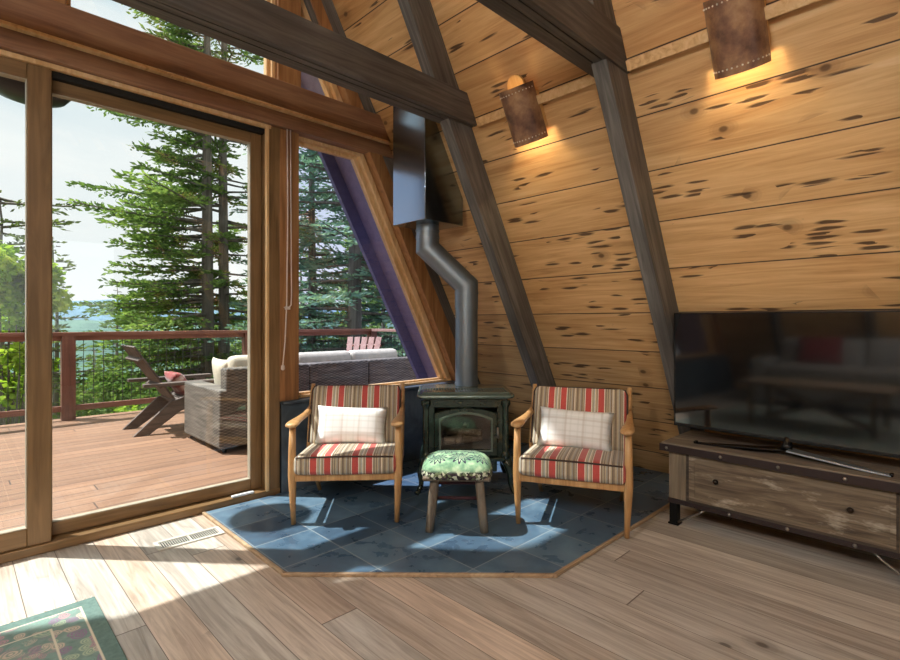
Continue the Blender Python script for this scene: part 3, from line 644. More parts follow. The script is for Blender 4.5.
# ------------------------------------------------------------------ stove
sv=empty('wood_stove',(2.486,2.394,HZ),math.atan2(-.68,.73),'dark green enamel heating stove with arched glass door on curved legs','stove')
SZ=.62
B().prism([(-.275,-.2),(.275,-.2),(.275,.18),(.22,.23),(-.22,.23),(-.275,.18)],.2,.215,'z').box(-.27,-.2,-.2,.2,.2,.60).box(.2,.27,-.2,.2,.2,.60).box(-.2,.2,-.2,.2,.535,.60).box(-.2,.2,.19,.22,.2,.6).box(-.2,.2,-.2,.2,.2,.245).obj('body','enamel',sv,bevel=.008)
B().box(-.2,.2,.17,.189,.245,.535).box(-.2,.2,-.15,.17,.245,.255).obj('firebox_liner','firebrick',sv)
for sx in(-1,1):
    B().lathe([(.0,.0),(.03,0),(.032,.02),(.022,.035),(.02,.06),(.022,.2),(.02,.31),(.022,.33),(.032,.345),(.032,.37),(0,.37)],(sx*.255,-.2,.215),14).obj('corner_column','enamel',sv,smooth='auto')
    for y,sy in((-.19,-1),(.16,1)):
        pts=[(sx*.25,y,.22),(sx*.272,y+sy*.02,.17),(sx*.285,y+sy*.03,.12),(sx*.283,y+sy*.03,.06),(sx*.30,y+sy*.045,.018),(sx*.315,y+sy*.06,.006)]
        B().tube(pts,[.036,.03,.022,.015,.016,.018],10).obj('leg','enamel',sv,smooth=True)
# top plate with rounded lip
def rr(w,d,r,y0=0,n=6):
    P=[]
    for cx,cy,a in((w-r,d-r,0),(-w+r,d-r,90),(-w+r,-d+r,180),(w-r,-d+r,270)):
        for i in range(n+1):
            t=R(a+90*i/n); P.append((cx+r*math.cos(t),cy+r*math.sin(t)+y0))
    return P
B().loft([[(x,y,zz) for x,y in rr(w,d,.05)] for w,d,zz in((.285,.235,.598),(.305,.255,.604),(.312,.262,.614),(.31,.26,.624),(.295,.245,.634),(.285,.235,.636))]).obj('top_plate','enamel_top',sv,smooth='auto')
b=B()
for i in range(30): b.bar((-.265+i*.0183,-.225,.638),(-.265+i*.0183,-.03,.638),.009,.012)
b.box(-.275,.275,-.235,-.226,.634,.643).box(-.275,.275,-.029,-.02,.634,.643)
b.obj('top_grille','enamel_top',sv,bevel=.002)
# frieze and ash lip
b=B().box(-.225,.225,-.222,-.2,.545,.595)
for i in range(3): b.box(-.17+i*.12,-.07+i*.12,-.226,-.222,.56,.582)
b.obj('frieze','enamel',sv,bevel=.004)
B().prism([(-.24,-.25),(.24,-.25),(.26,-.2),(-.26,-.2)],.205,.228,'z').obj('ash_lip','enamel',sv,bevel=.006)
B().box(-.20,.20,-.21,-.19,.13,.2).obj('apron','enamel',sv,bevel=.004)
def arch(w,z0,z1,rise,n=10):
    P=[(-w,z0),(w,z0)]
    for i in range(n+1):
        t=i/n; x=w*(1-2*t); P.append((x,z1+rise*(1-(x/w)**2)))
    return P
dr=B().ring([(p[0],p[1]) for p in arch(.2,.235,.505,.035)],arch(.158,.275,.46,.04),-.225,-.2).obj('door','enamel',sv,bevel=.004)
B().ring(arch(.172,.262,.475,.042),arch(.158,.275,.46,.04),-.229,-.2).obj('arch_moulding','enamel_top',dr,bevel=.003)
B().prism(arch(.16,.273,.462,.04),-.214,-.210).obj('glass','glass_s',dr)
B().tube([(.185,-.228,.36),(.2,-.25,.36),(.2,-.25,.42)],.007,8).obj('handle','nail',dr,smooth=True)
for k,(p,q,r_) in enumerate((((-.13,-.02,.285),(.12,.03,.30),.032),((-.11,.06,.33),(.11,-.04,.345),.028),((-.05,-.07,.29),(.02,.1,.37),.024))):
    B().tube([p,[(p[i]+q[i])/2 for i in range(3)],q],[r_*.9,r_,r_*.85],9).obj('ceramic_log','log',sv,smooth=True)
# flue
fl=empty('stove_pipe',(2.623,2.502,HZ+.637),0,'black stovepipe with an angled offset rising from the stove','stovepipe')
o0=Vector((2.623,2.502,HZ+.637)); pb=Vector((2.42,2.69,0))-Vector((o0.x,o0.y,0))
zz=lambda v:v-o0.z
B().tube([(0,0,0),(0,0,zz(1.20))],.08,28).obj('lower_section','pipe',fl,smooth='auto')
B().tube([(0,0,zz(1.19)),(0,0,zz(1.36)),(pb.x,pb.y,zz(1.625)),(pb.x,pb.y,zz(1.72))],.083,28).obj('elbow_section','pipe',fl,smooth='auto')
for p,r_ in(((0,0,zz(1.305)),.0855),((pb.x,pb.y,zz(1.70)),.0855),((pb.x,pb.y,zz(1.745)),.0855),((0,0,zz(.665)),.0845)):
    B().tube([(p[0],p[1],p[2]-.006),(p[0],p[1],p[2]+.006)],r_,28).obj('collar','pipe',fl,smooth='auto')
B().tube([(pb.x,pb.y,zz(1.715)),(pb.x,pb.y,zz(1.80))],.081,28).obj('upper_section','pipe',fl,smooth='auto')
bx=(2.24,2.60,2.515,2.857,1.784)
b=B().prism([(bx[0],bx[4]),(bx[1],bx[4]),(bx[1],min(9,(X0-bx[1])*T-.004)),(bx[0],(X0-bx[0])*T-.004)],bx[2],bx[3])
top(b.obj('flue_support_box','bluesteel',bevel=.003),'shiny blue black steel box where the stovepipe meets the slope','flue box')
# ------------------------------------------------------------------ tv stand + tv
ts=empty('media_console',(2.80,.62,0),R(-90),'low barnwood media console with iron bands under the television','tv stand')
B().box(-.52,.52,0,.40,.12,.41).obj('carcass','barn_k',ts,bevel=.003)
tp=B().box(-.555,.555,-.03,.415,.413,.445).obj('top_board','barn',ts,bevel=.003)
bd=B().box(-.558,.558,-.035,-.03,.40,.438).box(-.56,-.555,-.035,.415,.40,.438).box(.555,.56,-.035,.415,.40,.438).obj('top_iron_band','iron',ts,bevel=.001)
bd2=B().box(-.522,.522,-.006,0,.118,.142).box(-.524,-.52,-.006,.40,.118,.142).box(.52,.524,-.006,.4,.118,.142).obj('bottom_iron_band','iron',ts,bevel=.001)
for x in(-.52,-.25,.0,.25,.52): B().ball((x,-.037,.419),(.0085,.006,.0085),10).obj('nail_head','nail',bd,smooth=True)
for x in(-.22,.03,.28): B().ball((x,-.008,.131),(.0085,.006,.0085),10).obj('nail_head','nail',bd2,smooth=True)
B().box(-.52,-.43,-.006,0,.145,.40).obj('stile','barn_s',ts,bevel=.002); B().box(.425,.52,-.006,0,.145,.40).obj('stile','barn_s',ts,bevel=.002)
dw=B().ring([(-.415,.155),(.415,.155),(.415,.398),(-.415,.398)],[(-.385,.178),(.395,.178),(.395,.385),(-.385,.385)],-.006,-.0005).box(-.385,.395,-.003,-.0005,.178,.385).obj('drawer_front','barn_d',ts,bevel=.0015)
for x in(-.28,.265):
    B().lathe([(0,.022),(.009,.021),(.0135,.014),(.0135,.009),(.006,.004),(.006,-.004)],(0,0,0),14,Matrix.Translation((x,-.006,.283))@Matrix.Rotation(R(90),4,'X')).obj('knob','bronze',dw,smooth=True)
for sx in(-1,1):
    for y in(.0,.36):
        lg=B().box(sx*.52-(.0 if sx<0 else .042),sx*.52+(.042 if sx<0 else 0),y,y+.045,.008,.12).box(sx*.52-(.006 if sx<0 else .05),sx*.52+(.05 if sx<0 else .006),y-.006,y+.055,0,.01).obj('leg','black',ts,bevel=.003)
        B().tube([(sx*(.478),y+.012,.018),(sx*.43,y+.012,.05),(sx*.37,y+.012,.09),(sx*.34,y+.012,.118)],.006,7).obj('brace','nail',lg,smooth=True)
TVL=(2.93,.622,.4455); tr=math.atan2(-math.cos(R(2)),-math.sin(R(2)))
tv=empty('television',TVL,tr,'large black flat screen television on the barnwood console','television')
tz=.066; hw,hh=.553,.64
B().box(-hw,hw,.004,.026,tz,tz+hh).obj('housing','bezel',tv,bevel=.003)
B().box(-.4,.4,.026,.055,tz+.06,tz+.42).obj('rear_cover','bezel',tv,bevel=.012)
B().box(-hw+.008,hw-.008,.002,.005,tz+.016,tz+hh-.008).obj('screen','screen',tv)
fr=B().ring([(-hw,tz),(hw,tz),(hw,tz+hh),(-hw,tz+hh)],[(-hw+.008,tz+.016),(hw-.008,tz+.016),(hw-.008,tz+hh-.008),(-hw+.008,tz+hh-.008)],.0,.0045).obj('bezel','bezel',tv,bevel=.001)
B().tube([(.0,.02,tz+.02),(0,.012,.045),(0,.0,.028)],[.02,.022,.026],12).obj('stand_neck','bezel',tv,smooth=True)
for sx,m in((-1,'bezel'),(1,'tvleg_glint')):  # right leg takes the reflected-sky colour, left stays black
    secs=[]
    for t in (0,.2,.45,.75,1.):
        x=sx*(.01+.39*t); y=.0-.075*t; zc=.028*(1-t)**1.2+.006; w_=.034*(1-t)+.017
        secs.append([(x,y-w_,zc),(x,y+w_,zc-.003*(1-t)),(x,y+w_,max(.0,zc-.009)),(x,y-w_,max(0.,zc-.009))])
    B().loft(secs).obj('stand_leg',m,tv,bevel=.002)
    B().box(min(sx*.395,sx*.408),max(sx*.395,sx*.408),-.09,-.06,0,.014).obj('leg_tip','bezel',tv,bevel=.002)
# ------------------------------------------------------------------ sconces
slopem=lambda y,zv:Matrix(((0,T/nl,-1/nl,X0-zv/T),(-1,0,0,y),(0,1/nl,T/nl,zv),(0,0,0,1)))
def sconce(y,zv,label):
    e=empty('wall_sconce',(0,0,0),0,label,'wall lamp','leather wall sconces on the slope'); e.matrix_world=slopem(y,zv)
    P=[(-.05,-.12),(.05,-.12),(.05,.15)]+[(.05*math.cos(R(a)),.15+.05*math.sin(R(a))) for a in range(15,180,15)]+[(-.05,.15)]
    P=[(a*1.12,b+.02) for a,b in P]
    B().prism(P,-.05,-.033).obj('back_plate','plate',e,bevel=.003)
    L=.155
    n=18; secs=[]
    def prof(r0,ry): return [(r0*math.cos(R(180+180*i/n)),-.034+ry*math.sin(R(180+180*i/n))) for i in range(n+1)]
    o_=prof(.108,.115); i_=prof(.101,.108)
    P=o_+i_[::-1]
    B().prism(P,-L,L,'z').obj('leather_shade','leather',e,smooth='auto')
    for zz_ in(-L+.028,L-.028):
        b=B()
        for i in range(1,17):
            a=R(180+180*i/17); b.ball((.1085*math.cos(a),-.034+.1155*math.sin(a),zz_),(.0042,.0042,.0042),6)
        b.obj('bead_stitching','stitch',e,smooth=True)
    B().box(-.105,.105,-.036,-.0005,-.10,.10).obj('mount','plate',e)
    B().ball((0,-.082,-.06),.022,12).obj('bulb','bulb',e,smooth=True)
    ld=bpy.data.lights.new('sconce_lamp','POINT'); ld.energy=36; ld.color=(1.,.76,.42); ld.shadow_soft_size=.024
    lo=bpy.data.objects.new('sconce_lamp',ld); COL.objects.link(lo); lo.parent=e; lo.location=(0,-.082,-.06)
sconce(1.80,2.325,'brown leather wall sconce with beaded edges above the right chair')
sconce(.68,2.345,'brown leather wall sconce at the top edge above the television')
# ------------------------------------------------------------------ room behind the viewer (seen in the screen) and added fill lamps
def globe(x,y,z_,P,r=.2):
    e=empty('fill_lamp',(x,y,z_),0,'added round paper pendant lamp behind the viewer','lamp','pendant lamps behind the viewer')
    B().ball((0,0,0),r,20).obj('globe','fillglobe',e,smooth=True)
    zt=(min(RX+abs(x-RX),9)); top_=ZR-abs(x-RX)*T-z_
    B().tube([(0,0,r),(0,0,top_)],.006,6).obj('cable','black',e)
    ld=bpy.data.lights.new('fill','POINT'); ld.energy=P; ld.color=(1.,.98,.95); ld.shadow_soft_size=r+.03
    lo=bpy.data.objects.new('fill_light',ld); COL.objects.link(lo); lo.parent=e
FILL_LAMPS=[(-1.15,1.0,2.45,640),(-1.2,-.6,2.45,430),(-.9,-1.9,2.5,240)]  # unseen lamps added to brighten the room
for a in FILL_LAMPS: globe(*a)
sf=empty('sofa',(-1.68,1.25,0),R(90),'light grey sofa behind the viewer reflected in the television screen','sofa')
B().box(-.95,.95,0,.85,.1,.40).obj('base','sofa',sf,bevel=.02)
for sx in(-1,1):
    rbox(.2,.85,.6,.05).xf(Matrix.Translation((sx*1.04,.425,.32))).obj('arm','sofa',sf,smooth=True)
    rbox(.92,.62,.16,.04,.02).xf(Matrix.Translation((sx*.465,.3,.46))).obj('seat_cushion','sofa',sf,smooth=True)
    rbox(.92,.2,.42,.06,.03).xf(Matrix.Translation((sx*.465,.68,.68))@Matrix.Rotation(R(-12),4,'X')).obj('back_cushion','sofa',sf,smooth=True)
    B().box(sx*1.-.04,sx*1.+.04,.05,.13,0,.1).obj('foot','black',sf)
B().box(-1.,1.,.78,.9,.1,.8).obj('back','sofa',sf,bevel=.03)
o=pillow(.5,.4,.16).obj('throw_pillow','redcush',smooth=True); o.matrix_world=place((-1.68,1.25,0),R(90),Matrix.Translation((.45,.46,.72))@Matrix.Rotation(R(-18),4,'X'))
top(o,'dark red pillow on the grey sofa reflected in the television screen','pillow')
ct=empty('coffee_table',(-.55,1.35,.0115),R(90),'wooden coffee table with crossed legs reflected in the television screen','table')
B().box(-.65,.65,-.33,.33,.41,.45).obj('tabletop','tabletop',ct,bevel=.005)
for sx in(-1,1):
    for y in(-.28,.28): B().bar((sx*.52,y,.0),(sx*.52,y,.41),.05,.05,(0,1,0)).obj('leg','tabletop',ct)
B().bar((-.5,0,.03),(.5,0,.4),.05,.05).obj('cross_brace','tabletop',ct); B().bar((-.5,.05,.4),(.5,.05,.03),.05,.05).obj('cross_brace','tabletop',ct)
# ------------------------------------------------------------------ deck, railing
DZ=-.05
S(B().box(-6,5.5,3.2,7.55,DZ-.12,DZ).obj('deck','deck'),'reddish brown plank deck outside the glass door','deck')
ra=empty('deck_railing',(0,7.42,DZ),0,'reddish cedar deck railing with wire mesh along the far edge of the deck','railing')
def post_r(x,y): B().box(x-.066,x+.066,y-.066,y+.066,0,.985).obj('post','cedar_post',ra,bevel=.004)
xs=[-5.3,-3.2,-1.1,.985,3.12,5.35]
for x in xs: post_r(x,0)
for y in(-2.1,-4.1): post_r(5.35,y)
B().box(-5.4,5.42,-.07,.07,.985,1.03).obj('top_rail','cedar_red',ra,bevel=.004)
B().box(5.28,5.42,-4.2,-.07,.985,1.03).obj('top_rail','adir_pink',ra,bevel=.004)  # paler than the far rail: sunlight put into its colour
for i in range(len(xs)-1):
    B().box(xs[i]+.066,xs[i+1]-.066,-.022,.022,.10,.165).obj('bottom_rail','cedar_red',ra,bevel=.003)
    B().box(xs[i]+.066,xs[i+1]-.066,-.02,.02,.93,.985).obj('upper_rail','cedar_red',ra,bevel=.003)
    b=B(); n=int((xs[i+1]-xs[i]-.1)/.1)
    for k in range(1,n+1): b.bar((xs[i]+.05+k*.1,0,.16),(xs[i]+.05+k*.1,0,.94),.006,.006,(0,1,0))
    for k in range(1,6): b.bar((xs[i]+.05,0,.16+k*.13),(xs[i+1]-.05,0,.16+k*.13),.004,.004)
    b.obj('wire_mesh','wire',ra,fix=False)
for y0,y1 in((-.05,-2.05),(-2.15,-4.05)):
    B().box(5.33,5.37,y1,y0,.10,.165).obj('bottom_rail','cedar_red',ra,bevel=.003)
    b=B()
    for k in range(1,20): b.bar((5.35,y0-k*.1,.16),(5.35,y0-k*.1,.98),.006,.006,(0,1,0))
    for k in range(1,6): b.bar((5.35,y0,.16+k*.13),(5.35,y1,.16+k*.13),.004,.004)
    b.obj('wire_mesh','wire',ra,fix=False)
# ------------------------------------------------------------------ wicker sofa seen from behind
ws=empty('wicker_sofa',(1.66,4.53,DZ),0,'grey wicker outdoor sofa with its back to the glass door','outdoor sofa')
W=2.32; Dp=.95
B().box(.17,W-.17,.14,Dp-.03,.06,.34).obj('base','wicker',ws,bevel=.015)
for k,(x0,x1) in enumerate(((.055,.86),(.864,1.565),(1.569,W-.055))): B().box(x0,x1,.003,.15,.045,.74).obj('back_panel','wicker',ws,bevel=.02,seg=3)
for x0 in(0,W-.17):
    B().box(x0,x0+.17,.0+.002,Dp,.04,.555).obj('arm','wicker',ws,bevel=.02,seg=3)
for x in(.06,W-.06):
    for y in(.06,Dp-.06): B().tube([(x,y,0),(x,y,.05)],.02,8).obj('foot','black',ws)
for k in range(3):
    x=.51+k*.65
    rbox(.645,.66,.15,.04,.02).xf(Matrix.Translation((x,.58,.42))).obj('seat_cushion','beige',ws,smooth=True)
    rbox(.66,.19,.5,.06,.03).xf(Matrix.Translation((x,.27,.585))@Matrix.Rotation(R(-6),4,'X')).obj('back_cushion','beige',ws,smooth=True)
o=pillow(.42,.38,.14).obj('outdoor_pillow','beige',smooth=True); o.matrix_world=Matrix.Translation((1.885,5.02,.565))@Matrix.Rotation(R(90),4,'Z')@Matrix.Rotation(R(-10),4,'X')
top(o,'beige outdoor pillow leaning inside the left arm of the wicker sofa','pillow')
# ------------------------------------------------------------------ adirondack chairs
def adir(loc,rz,label,mat):
    a=empty('adirondack_chair',loc,rz,label,'outdoor chair','adirondack chairs on the deck')
    # local: faces +x
    for s in(-1,1):
        B().prism([(.0,.0),(.14,.0),(.44,.215),(.82,.29),(.82,.42),(.52,.375),(.34,.32)],s*.24-.02,s*.24+.02).obj('side_stringer',mat,a,bevel=.004)
        B().box(.74,.84,s*.268-.013,s*.268+.013,0,.50).obj('front_leg',mat,a,bevel=.004)
        P=[(.07,s*.33-.03),(.12,s*.33-.055),(.80,s*.33-.07),(.93,s*.33-.05),(.93,s*.33+.05),(.80,s*.33+.07),(.07,s*.33+.035)]
        B().prism(P,.495,.53,'z').obj('armrest',mat,a,bevel=.005)
    for k in range(6):
        x=.40+k*.078; z_=.30+.105*(x-.40)/.42+.028
        B().bar((x,-.25,z_),(x,.25,z_),.07,.02,(-.2,0,1)).obj('seat_slat',mat,a,bevel=.003)
    d=Vector((-.56,0,.83)).normalized(); n_=Vector((.83,0,.56))
    for k in range(5):
        y0=(k-2)*.092; y1=(k-2)*.118; L=.765
        p=Vector((.43,y0,.27)); q=p+d*L; q.y=y1
        B().bar(p,q,.088,.02,n_).obj('back_slat',mat,a,bevel=.004)
    for t,w_ in((.28,.56),(.62,.56)):
        p=Vector((.43,0,.27))+d*t-n_*.025; B().bar(p+Vector((0,-w_/2,0)),p+Vector((0,w_/2,0)),.06,.022,d).obj('back_rail',mat,a,bevel=.003)
    return a
adir((1.30,6.08,DZ),R(-1),'weathered wooden adirondack chair with a plaid pillow near the deck railing','adir')
m=Matrix.Translation((1.30,6.08,DZ))@Matrix.Rotation(R(-1),4,'Z')@Matrix.Translation((.50,0,.455))@Matrix.Rotation(R(90),4,'Z')@Matrix.Rotation(R(-34),4,'X')
o=pillow(.42,.36,.15).obj('plaid_pillow','plaid_red',smooth=True); o.matrix_world=m; top(o,'red plaid pillow leaning on the weathered adirondack chair','pillow')
adir((4.8,6.86,DZ),R(222),'pale pinkish adirondack chair beyond the wicker sofa','adir_pink')
# dark round bowl hanging outside above the door
hb=empty('hanging_bowl',(.33,3.8,2.378),0,'dark round bowl hanging outside at the top of the sliding door','hanging bowl')
B().lathe([(0,0),(.1,.006),(.165,.03),(.205,.08),(.215,.13),(.205,.13),(.195,.085),(.15,.04),(0,.015)],(0,0,0),28).obj('bowl','black',hb,smooth=True)
for k in range(3):
    a_=R(30+120*k); B().tube([(0.21*math.cos(a_),0.21*math.sin(a_),.135),(0,0,.7)],.004,6).obj('chain','black',hb)
B().tube([(0,0,.7),(0,0,ZR-2.2)],.004,6).obj('chain','black',hb)
# ------------------------------------------------------------------ terrain
def terr(nm,mat,fn,x0,x1,y0,y1,n,label):
    b=B(); vs=[];fs=[]
    for i in range(n+1):
        for j in range(n+1):
            x=x0+(x1-x0)*i/n; y=y0+(y1-y0)*j/n; vs.append((x,y,fn(x,y)))
    for i in range(n):
        for j in range(n):
            a=i*(n+1)+j; fs.append((a,a+n+1,a+n+2,a+1))
    b.add(vs,fs); S(b.obj(nm,mat,smooth=True,fix=False),label,'hills')
from mathutils import noise as MN
gz=lambda x,y: -2.6-.16*max(0,y-8)+.02*max(0,x-4)*max(0,min(1,(y-8)/20))*3+.5*MN.noise(Vector((x*.1,y*.1,0)))
terr('hillside','ground',gz,-60,80,3.25,110,60,'wooded slope falling away below the deck')
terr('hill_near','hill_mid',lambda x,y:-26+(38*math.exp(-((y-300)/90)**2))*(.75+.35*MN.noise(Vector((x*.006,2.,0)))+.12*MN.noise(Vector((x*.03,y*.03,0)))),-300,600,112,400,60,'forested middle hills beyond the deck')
terr('hill_far','hill_far',lambda x,y:-60+(110*math.exp(-((y-900)/200)**2))*(.8+.35*MN.noise(Vector((x*.0026,7.,0)))+.06*MN.noise(Vector((x*.02,y*.02,3)))),-900,1900,405,1300,60,'distant mountains tinted haze blue on the horizon')
# ------------------------------------------------------------------ trees
def fast(name,vs,fs,mat,parent):
    me=bpy.data.meshes.new(name); me.from_pydata(vs,[],fs); me.materials.append(M[mat])
    o=bpy.data.objects.new(name,me); COL.objects.link(o); o.parent=parent; return o
def leafq(vs,fs,p,d,L,w,rnd):
    a=d.cross(Vector((rnd.uniform(-1,1),rnd.uniform(-1,1),rnd.uniform(-.3,1)))); 
    if a.length<1e-3: return
    a=a.normalized()*w/2; k=len(vs)
    vs+= [tuple(p),tuple(p+d*L*.45+a),tuple(p+d*L),tuple(p+d*L*.45-a)]; fs.append((k,k+1,k+2,k+3))
def conifer(loc,H,Rc,z0,seed,label,mat='fir',tr=.16,step=.42,nb=5,cl=.17,cw=.06,tw=.16,gap=0.,s0=.14,group=None,prof=None,droop=.12,az=None,up=.0):
    rnd=random.Random(seed); e=empty('conifer_tree',loc,0,label,'tree',group)
    wig=[rnd.uniform(-.03,.03) for _ in range(9)]
    B().tube([(wig[i]*i*.3,wig[-i]*i*.3,H*i/8) for i in range(9)],[max(.012,tr*(1-i/8)**.8) for i in range(9)],9).obj('trunk','bark',e,smooth=True,fix=False)
    bb=B(); vs=[];fs=[]; z=z0
    while z<H-.15:
        t=(z-z0)/(H-z0); Lm=Rc*(prof(t) if prof else (1-t)**.8*(.75+.25*min(1,t*6)))+.12
        for k in range(nb):
            if rnd.random()<gap: continue
            th=rnd.uniform(0,2*math.pi) if az is None else az+rnd.uniform(-1.6,1.6)
            L=Lm*rnd.uniform(.6,1.12); o=Vector((math.cos(th),math.sin(th),0))
            p=Vector((0,0,z+rnd.uniform(-.15,.15))); pts=[p.copy()]; n=max(3,int(L/.3)); sl=rnd.uniform(-.05,.25)*(1-.6*(1-t))+up
            for i in range(n):
                s=(i+1)/n; dd=(o+Vector((rnd.uniform(-.12,.12),rnd.uniform(-.12,.12),sl-droop*3*s*(1-s)*(1.6-t)+rnd.uniform(-.05,.05)))).normalized()
                p=p+dd*(L/n); pts.append(p.copy())
            bb.tube(pts,[.012+.012*L*(1-i/n) for i in range(n+1)],4,cap=False)
            m=int(L*.85/tw); 
            for q in range(m):
                s=s0+(1-s0)*(q+rnd.random()*.6)/m; fi=min(n-1,int(s*n)); fr_=s*n-fi; base=pts[fi].lerp(pts[min(n,fi+1)],fr_); fw=(pts[min(n,fi+1)]-pts[fi]).normalized()
                side=fw.cross(Vector((0,0,1))).normalized()
                for sg in(-1,1):
                    l=(.18+.42*L*(1-s)*.55+.12)*rnd.uniform(.6,1.2); l=min(l,.85)
                    td=(fw*.65+side*sg*rnd.uniform(.6,1.)+Vector((0,0,rnd.uniform(-.35,.12)))).normalized()
                    c_=max(2,int(l/(cl*.62)))
                    for j in range(c_):
                        pp=base+td*(l*j/c_)
                        leafq(vs,fs,pp,(td+Vector((rnd.uniform(-.5,.5),rnd.uniform(-.5,.5),rnd.uniform(-.15,.5)))).normalized(),cl*rnd.uniform(.8,1.4),cw,rnd)
                leafq(vs,fs,base,(fw+Vector((0,0,rnd.uniform(0,.5)))).normalized(),cl*1.2,cw,rnd)
        z+=step*rnd.uniform(.75,1.25)
    bb.obj('branches','bark',e,smooth=True,fix=False); fast('foliage',vs,fs,mat,e); return e
def bush(loc,h,r,seed,label,mat='leaf',nleaf=2600,ls=.11,group=None,nm='shrub'):
    rnd=random.Random(seed); e=empty(nm,loc,0,label,'shrub' if nm=='shrub' else 'tree',group); vs=[];fs=[]; bb=B()
    cl=[]
    for i in range(16):
        a=rnd.uniform(0,6.28); rr_=r*rnd.uniform(.1,.85); zz_=h*rnd.uniform(.3,.92); k=math.sqrt(max(.1,1-(2*zz_/h-1.1)**2*.6))
        p=Vector((rr_*k*math.cos(a),rr_*k*math.sin(a),zz_)); cl.append((p,rnd.uniform(.22,.42)*r))
        bb.tube([(rnd.uniform(-.08,.08),rnd.uniform(-.08,.08),0),(p.x*.5,p.y*.5,p.z*.55),tuple(p)],[.03,.02,.008],5,cap=False)
    for i in range(nleaf):
        p,cr_=rnd.choice(cl); d=Vector((rnd.gauss(0,1),rnd.gauss(0,1),rnd.gauss(0,.8))).normalized()*cr_*rnd.random()**.4
        leafq(vs,fs,p+d,Vector((rnd.uniform(-1,1),rnd.uniform(-1,1),rnd.uniform(-.8,.5))).normalized(),ls*rnd.uniform(.7,1.3),ls*.6,rnd)
    bb.obj('stems','bark',e,smooth=True,fix=False); fast('foliage',vs,fs,mat,e); return e
def at(px,depth,z=None):
    u=(px-450)/508; x=(math.cos(A)+u*math.sin(A))*depth; y=(math.sin(A)-u*math.cos(A))*depth
    return (x,y,gz(x,y) if z is None else z)
fp=lambda t:(1-t)**.75*(.8+.2*math.sin(t*40))
conifer((4.68,13.62,gz(4.68,13.62)),17.5,3.7,1.3,11,'tall fir with a straight grey trunk, left of the twin firs behind the railing',tr=.19,nb=8,tw=.105,cl=.14,cw=.062,s0=.25,az=2.4,prof=fp)
conifer((5.28,14.1,gz(5.28,14.1)),18.,3.2,1.5,12,'tall fir with a straight grey trunk, right of the twin firs behind the railing',tr=.18,nb=4,tw=.115,cl=.14,cw=.062,s0=.42,prof=fp)
conifer(at(354,12.5),16.,3.4,1.2,13,'large dark conifer with thick trunk seen through the slanted window','fir_veiled',tr=.22,nb=5,s0=.3)
conifer(at(312,15.5),15.,3.4,1.,14,'fir with blue pane veil in its colour filling the left part of the slanted window','fir_veiled',tr=.18,nb=6)
conifer(at(408,14.),15.,3.4,1.,15,'fir with blue pane veil in its colour behind the slanted edge of the large window','fir_veiled',tr=.18,nb=6)
conifer((.75,14.2,gz(.75,14.2)),7.4,1.35,2.6,16,'sparse pine at the left edge with gnarled bare branches','pine',tr=.11,nb=6,gap=.15,cl=.14,cw=.055,prof=lambda t:.75+.3*math.sin(t*9))
conifer((2.0,17.0,gz(2.0,17.0)),7.2,1.15,1.5,17,'thin pine just right of the center door stile','pine',tr=.1,nb=4,gap=.2)
bush((.62,10.4,gz(.62,10.4)),5.7,.75,21,'tall yellow green leafy shrub at the left edge beyond the railing','leaf',5200,.13)
bush((-.5,9.2,gz(-.5,9.2)),3.4,1.2,22,'yellow green shrub partly cut off at the left edge','leaf',4000,.12)
bush((2.35,10.2,gz(2.35,10.2)),2.7,1.0,23,'bright low shrub behind the railing post','leaf',3200,.1)
bush((3.0,11.6,gz(3.0,11.6)),3.0,1.3,24,'mixed green shrub behind the adirondack chair','leaf_d',3600,.11)
bush((4.3,10.0,gz(4.3,10.0)),2.9,1.1,25,'leafy green shrub behind the railing under the twin firs','leaf_d',3200,.1)
bush((5.6,9.9,gz(5.6,9.9)),3.2,1.1,26,'leafy shrub behind the railing left of the wicker sofa cushions','leaf',3000,.1)
bush((7.0,9.4,gz(7.0,9.4)),3.1,1.2,27,'green shrub behind the railing in the slanted window','leaf_d',3200,.1)
bush((8.3,8.3,gz(8.3,8.3)),2.9,1.1,28,'green shrub at the lower right of the slanted window','leaf_d',3000,.1)
far=conifer((6.,30.,gz(6.,30.)),9.,2.0,.3,31,'dark conifer on the wooded slope beyond the railing','fir',tr=.12,step=.5,nb=5,cl=.34,cw=.13,tw=.3,group='conifers on the slope')
rnd=random.Random(77); taken=[(4.98,13.9,4.2),(*at(354,12.5)[:2],3.6),(*at(312,15.5)[:2],3.6),(*at(408,14.)[:2],3.6),(.75,14.2,1.5),(2.,17.,1.4),(6.,30.,2.2)]
def free(x,y,r_): return all(max(abs(x-a),abs(y-b))>r_+q for a,b,q in taken)
made=0
for k in range(900):
    if made>=34: break
    px=rnd.uniform(60,440); d_=rnd.uniform(20,66)
    x,y,zq=at(px,d_)
    if px<130: lim=1.1+(322-rnd.uniform(330,352))/508*d_
    elif px<250: lim=1.1+(322-rnd.uniform(268,330))/508*d_
    else: lim=1.1+(322-rnd.uniform(110,290))/508*d_
    s_=min(max(.25,(lim-zq)/9.),2.2); w_=min(s_,1.35)
    if not free(x,y,2.1*w_): continue
    taken.append((x,y,2.1*w_)); made+=1
    clone(far,(x,y,zq),rnd.uniform(0,6.28),far['label'],scale=(w_,w_,s_))
bsrc=bush((1.6,13.2,gz(1.6,13.2)),2.6,1.4,41,'leafy shrub on the wooded slope beyond the railing','leaf_d',2600,.16,group='shrubs on the slope')
taken=[(1.6,13.2,1.5),(.62,10.4,.9),(-.5,9.2,1.3),(2.35,10.2,1.1),(3.,11.6,1.4),(4.3,10.,1.2),(5.6,9.9,1.2),(7.,9.4,1.3),(8.3,8.3,1.2)]
made=0
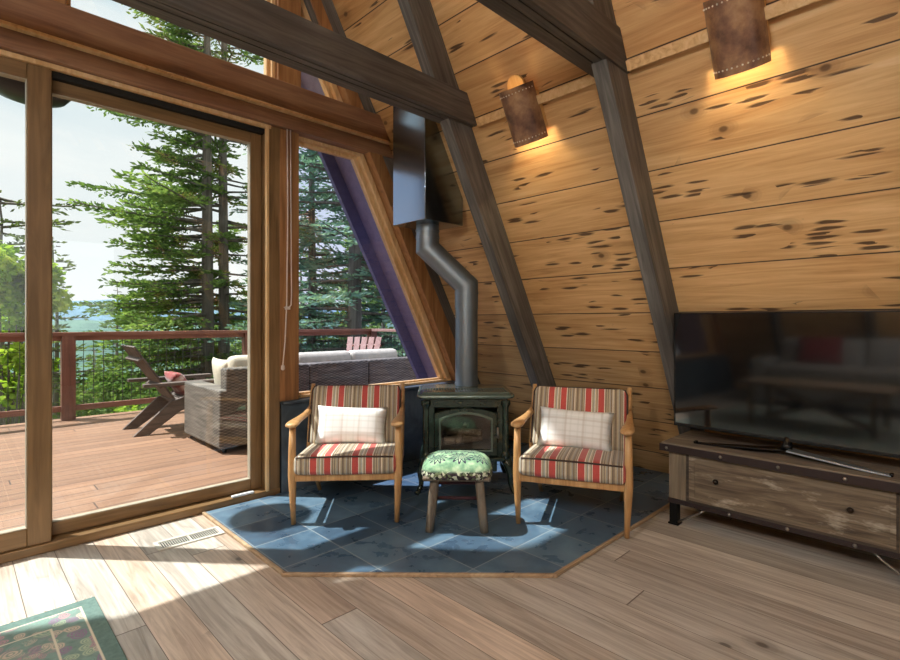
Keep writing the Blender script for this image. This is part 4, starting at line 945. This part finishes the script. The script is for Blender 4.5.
for k in range(900):
    if made>=24: break
    px=rnd.uniform(-10,440); d_=rnd.uniform(11,26); x,y,zq=at(px,d_)
    s_=max(.4,min(1.6,(1.1+(322-rnd.uniform(340,385))/508*d_-zq)/2.6))
    if not free(x,y,1.35): continue
    taken.append((x,y,1.35)); made+=1
    clone(bsrc,(x,y,zq),rnd.uniform(0,6.28),bsrc['label'],scale=(.95,.95,s_))
# ------------------------------------------------------------------ sky, sun
w=bpy.data.worlds.new('sky'); SC.world=w; w.use_nodes=True; t=w.node_tree; t.nodes.clear()
out=t.nodes.new('ShaderNodeOutputWorld'); bg=t.nodes.new('ShaderNodeBackground'); t.links.new(bg.outputs[0],out.inputs[0])
tc=t.nodes.new('ShaderNodeTexCoord'); sp=t.nodes.new('ShaderNodeSeparateXYZ'); t.links.new(tc.outputs[0],sp.inputs[0])
r1=t.nodes.new('ShaderNodeValToRGB'); t.links.new(sp.outputs[2],r1.inputs[0])
for e,(p,cc) in zip([r1.color_ramp.elements[0],r1.color_ramp.elements[1],r1.color_ramp.elements.new(.45)],[(0.,(.86,.87,.86)),(1.,(.36,.50,.62)),(.5,(.55,.68,.74))]): e.position=p; e.color=(*cc,1)
nz=t.nodes.new('ShaderNodeTexNoise'); nz.inputs['Scale'].default_value=2.2; nz.inputs['Detail'].default_value=5; nz.inputs['Distortion'].default_value=.4
mp=t.nodes.new('ShaderNodeMapping'); mp.inputs['Scale'].default_value=(1,1,3); t.links.new(tc.outputs[0],mp.inputs[0]); t.links.new(mp.outputs[0],nz.inputs['Vector'])
mr=t.nodes.new('ShaderNodeMapRange'); mr.inputs[1].default_value=.42; mr.inputs[2].default_value=.72; t.links.new(nz.outputs[0],mr.inputs[0])
mx=t.nodes.new('ShaderNodeMix'); mx.data_type='RGBA'; t.links.new(mr.outputs[0],mx.inputs[0]); t.links.new(r1.outputs[0],mx.inputs[6]); mx.inputs[7].default_value=(.93,.92,.89,1)
t.links.new(mx.outputs[2],bg.inputs[0]); bg.inputs[1].default_value=SKY=1.25
sl=bpy.data.lights.new('sun','SUN'); sl.energy=10.; sl.color=(1.,.985,.95); sl.angle=R(.8)
so=bpy.data.objects.new('sun',sl); COL.objects.link(so)
d=Vector((.66,-.75,-1.73)); so.rotation_euler=d.to_track_quat('-Z','Y').to_euler()
SC.view_settings.view_transform='Standard'; SC.view_settings.look='None'; SC.view_settings.gamma=1; SC.view_settings.exposure=0.0
try: SC.view_settings.use_curve_mapping=False
except Exception: pass
SC.cycles.max_bounces=8; SC.cycles.transparent_max_bounces=16; SC.cycles.sample_clamp_indirect=6; SC.cycles.caustics_reflective=False; SC.cycles.caustics_refractive=False
SC.cycles.use_denoising=True
